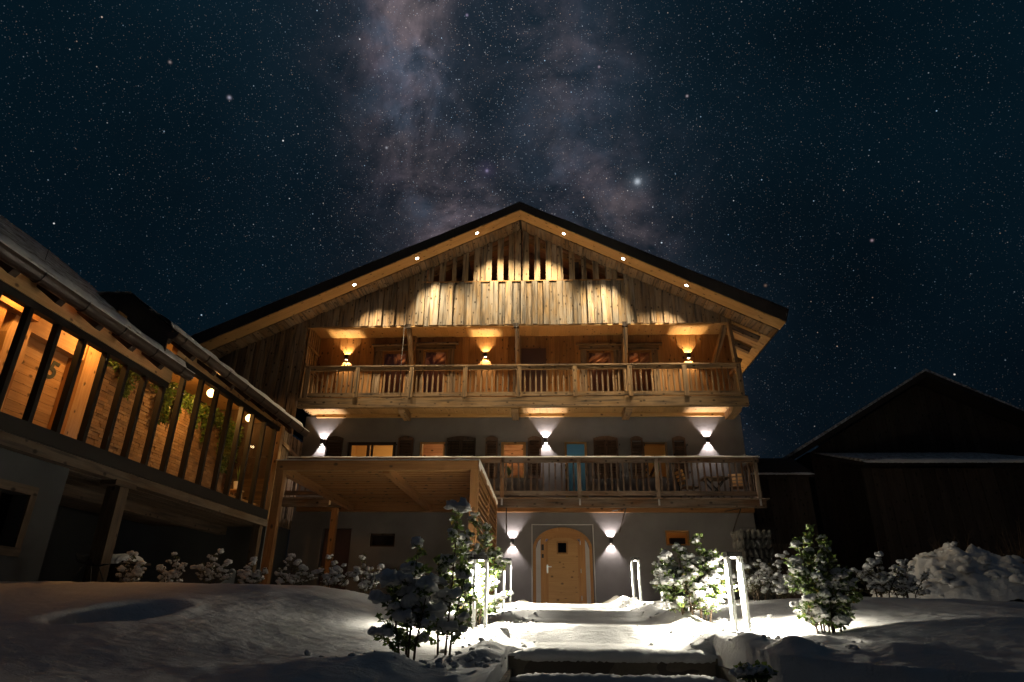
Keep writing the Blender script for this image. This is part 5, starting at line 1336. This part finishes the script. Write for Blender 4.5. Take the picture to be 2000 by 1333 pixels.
def barn():
    Y = 24.; rx, rz = at(1788, 737, Y); lx, lz = at(1546, 890, Y); ex, ez = at(2060, 850, Y)
    t = thing('barn', (rx, Y, .6), 'large dark timber barn with snow-edged gable roof at the right', 'barn')
    sL = (rz-lz)/(rx-lx); sR = (rz-ez)/(ex-rx); wl, wr = lx+.7, ex-.6; f = lambda x: rz-.3-(sL*(rx-x) if x < rx else sR*(x-rx))
    bw = MB().prism([(wl, .2), (wr, .2), (wr, f(wr)), (rx, f(rx)), (wl, f(wl))], Y+.06, Y+.3).build('wall', W_BARN, t)
    x = wl; k = 0
    while x < wr-.1:
        w = random.uniform(.22, .34); x2 = min(x+w, wr); top = [(x2-.006, f(x2)), (x, f(x))]
        MB().prism([(x, .3), (x2-.006, .3)]+top, Y+(k % 2)*.02, Y+.055).build('board', W_BARN, bw); x = x2; k += 1
    MB().box((wl+.06, Y+5, 3.), (.12, 9.6, 5.4)).build('wall', W_BARN, t)
    rf = MB().prism([(rx, rz), (ex, ez), (ex, ez-.2), (rx, rz-.22), (lx, lz-.2), (lx, lz)], Y-.7, Y+10).build('roof', W_FASCIA, t)
    MB().prism([(rx+.02, rz+.09), (ex, ez+.05), (ex, ez+.004), (rx, rz+.004), (lx, lz+.004), (lx-.02, lz+.10)], Y-.72, Y+10).build('snow', ROOFSNOW, rf)
    # lean-to in front with snow on its eave
    y2 = 20.5; ax, az = at(1686, 902, y2); bx, bz = at(2060, 893, y2)
    lt = MB().prism([(y2, az), (y2, az-.12), (Y-.02, az+.95), (Y-.02, az+1.07)], ax, bx, 'X').build('lean_to_roof', W_FASCIA, t)
    snow_loaf(ax, bx, y2+.03, az-.01, .10, .11, 17, 160, 10).build('snow', SNOW, lt, smooth=True)
    MB().prism([(y2+.1, az+.11), (Y-.05, az+1.10), (Y-.05, az+1.07), (y2+.1, az+.02)], ax, bx, 'X').build('snow', ROOFSNOW, lt)
    x = ax+.12; x2 = at(1822, 1000, y2+.3)[0]
    lw = MB().box(((ax+bx)/2, y2+.5, az/2), (bx-ax-.3, .1, az-.2)).build('lean_to_wall', W_BARN, t); k = 0
    while x < bx-.3:
        w = random.uniform(.2, .3); MB().box((x+w/2, y2+.42-(k % 2)*.03, az/2-.02), (w-.012, .035, az-.24), axis=2).build('board', W_BARN, lw); x += w; k += 1
    # small shed between barn and chalet
    y3 = 22.; ax, az = at(1490, 926, y3); bx, bz = at(1592, 926, y3)
    s = thing('shed', ((ax+bx)/2, y3, .5), 'low dark shed with a strip of snow on its roof between chalet and barn', 'shed'); hz = at(1540, 893, y3+1.6)[1]
    rf = MB().prism([(y3, az), (y3, az-.12), (y3+1.8, hz-.12), (y3+1.8, hz)], ax-.5, bx, 'X').build('roof', W_BARN, s); snow_loaf(ax-.5, bx, y3+.02, az-.01, .07, .06, 23, 60, 8).build('snow', SNOW, rf, smooth=True)
    sw = MB().box(((ax+bx)/2-.3, y3+.35, az/2), (bx-ax, .06, az-.1)).build('wall', W_BARN, s); x = ax-.25
    while x < bx-.35: piece('board', W_BARN, sw, (x+.12, y3+.30, az/2), (.225, .03, az-.12)); x += .235
barn()
def snow_pile():
    Y = 12.6; cx, _ = at(1890, 1100, Y); zt = at(1868, 1070, Y)[1]; z0 = gz(cx, Y); H = (zt-z0)*.92; n = 110; b = MB()
    X0 = at(1775, 1150, Y)[0]; rx = (cx-X0)*1.15
    g = np.linspace(-1, 1, n+1); GX, GY_ = np.meshgrid(g*1.6, g); rr = np.sqrt((GX/1.25+.12)**2+GY_**2)
    hh = H*np.clip(1.06-rr**2.2, -.3, 1)*(1+.35*fbm(GX*2.1+3, GY_*2.1+5, 3))+.17*fbm(GX*5.5+1, GY_*5.5+2, 4, .66)*np.clip(1.25-rr, 0, 1)
    for i in range(n+1):
        for j in range(n+1): b.v.append((cx+GX[i, j]*rx, Y+GY_[i, j]*1.3, z0-.05+max(hh[i, j], -.3)))
    for i in range(n):
        for j in range(n): k = i*(n+1)+j; b.f.append((k, k+1, k+n+2, k+n+1))
    rnd = random.Random(77)
    for k in range(150):
        i, j = rnd.randrange(8, n-8), rnd.randrange(4, n-20); v = b.v[i*(n+1)+j]
        if v[2] > z0+.08: clump(b, (v[0], v[1], v[2]-.02), rnd.choice((.04, .06, .08, .12)), rnd, flat=.6, lv=2)
    o = b.build('snow_pile', SNOW, origin=(cx, Y, z0), smooth=True); tag(o, 'big lumpy heap of shovelled snow at the right edge', 'snow pile')
snow_pile()
def crumbs():
    b = MB(); rnd = random.Random(5)
    for k in range(420):
        u = rnd.random()
        if u < .35: x, y = rnd.gauss(-.45, .22), rnd.uniform(4.6, 12)
        elif u < .75: x, y = rnd.gauss(1.5, .25), rnd.uniform(5.2, 12)
        else: x, y = rnd.choice(((-.95, 4.5), (2., 4.9), (1.85, 7.3), (-.85, 7.3), (-.6, 4.7))); x += rnd.gauss(0, .25); y += rnd.gauss(0, .2)
        r = rnd.choice((.008, .012, .016, .025)); clump(b, (x, y, gz(x, y)+r*.2), r, rnd, lv=2)
    tag(b.build('snow_crumbs', SNOW, smooth=True), 'small lumps of snow fallen beside the path and under the shrubs', None, None, 'stuff')
crumbs()
def twig_bush(px, pt, Y, label, seed):
    x, zt = at(px, pt, Y); z0 = gz(x, Y); rnd = random.Random(seed); H = zt-z0; t = thing('bare_shrub', (x, Y, z0), label, 'shrub'); b = MB()
    for i in range(16):
        a = rnd.uniform(0, 6.28); l = H*rnd.uniform(.6, 1.); e = Vector((x+math.cos(a)*.35*rnd.random()*H, Y+math.sin(a)*.3*H, z0+l)); m = Vector((x, Y, z0)).lerp(e, .5)+Vector((rnd.uniform(-.05, .05), 0, .05))
        b.tube([(x, Y, z0-.05), m, e], [.012, .008, .003], 4)
        for q in range(5): s = m.lerp(e, rnd.random()); b.tube([s, s+Vector((rnd.uniform(-.2, .2), rnd.uniform(-.2, .2), rnd.uniform(.05, .2)))], [.004, .002], 3)
    b.build('branches', STEM, t, origin=(x, Y, z0))
twig_bush(1850, 1030, 16., 'bare twiggy shrub in front of the barn boards', 4); twig_bush(1960, 1010, 16.5, 'bare twiggy shrub above the snow heap', 9)

# wire chair, table with snow and boxes on the terrace under the wing
def wire_chair():
    Y = 11.2; x, z = at(165, 1133, Y); z0 = gz(x, Y); zt = at(140, 1086, Y)[1]; t = thing('wire_chair', (x, Y, z0), 'dark wire shell chair on the snowy terrace under the wing', 'chair')
    b = MB(); hs = z0+.36
    def P(u, v):     # u across, v from front of the seat to the top of the back
        w = .24*(1-.25*abs(v-.5)); 
        if v < .5: return Vector((x+.22-.40*v, Y+(u-.5)*2*w, hs+.05*abs(u-.5)*2))
        k = (v-.5)*2; return Vector((x+.02-.16*k-.03*math.sin(k*3), Y+(u-.5)*2*w*(1-.15*k), hs+(zt-hs)*k+.03*abs(u-.5)*2))
    for i in range(12): b.tube([P(i/11, v/9) for v in range(10)], .006, 4)
    for u in (0., 1.): b.tube([P(u, v/9) for v in range(10)], .012, 5)
    b.tube([P(u/8, 1.) for u in range(9)], .012, 5); b.build('shell', METAL_D, t)
    for a in (-1, 1):
        for c in (-1, 1): MB().tube([(x+.05+a*.08, Y+c*.10, hs), (x+.05+a*.24, Y+c*.22, z0-.02)], .010, 5).build('leg', METAL_D, t)
wire_chair()
def garden_table():
    Y = 12.4; x0, z = at(205, 1098, Y); x1 = at(262, 1098, Y)[0]; z0 = gz(x0, Y); cx = (x0+x1)/2; t = thing('garden_table', (cx, Y, z0), 'dark garden table carrying a thick curved cover of snow', 'table')
    MB().box((cx, Y, z-.02), (x1-x0+.2, .8, .04)).build('table_top', W_DARK, t); MB().box((cx, Y, (z0+z)/2-.03), (x1-x0-.1, .5, z-z0-.06)).build('base', W_DARK, t)
    snow_loaf(x0-.1, x1+.1, Y-.05, z, .36, .13, 29, 40, 10).build('snow', SNOW, t, smooth=True)
    bx = at(405, 1128, 11.4); 
    MB().box((bx[0], 11.4, bx[1]-.02), (.75, .5, .30)).build('storage_box', PLASTER_D).__setitem__('label', 'low grey storage box behind the snowy shrubs of the left bank')
    bpy.data.objects['storage_box']['category'] = 'box'
garden_table()
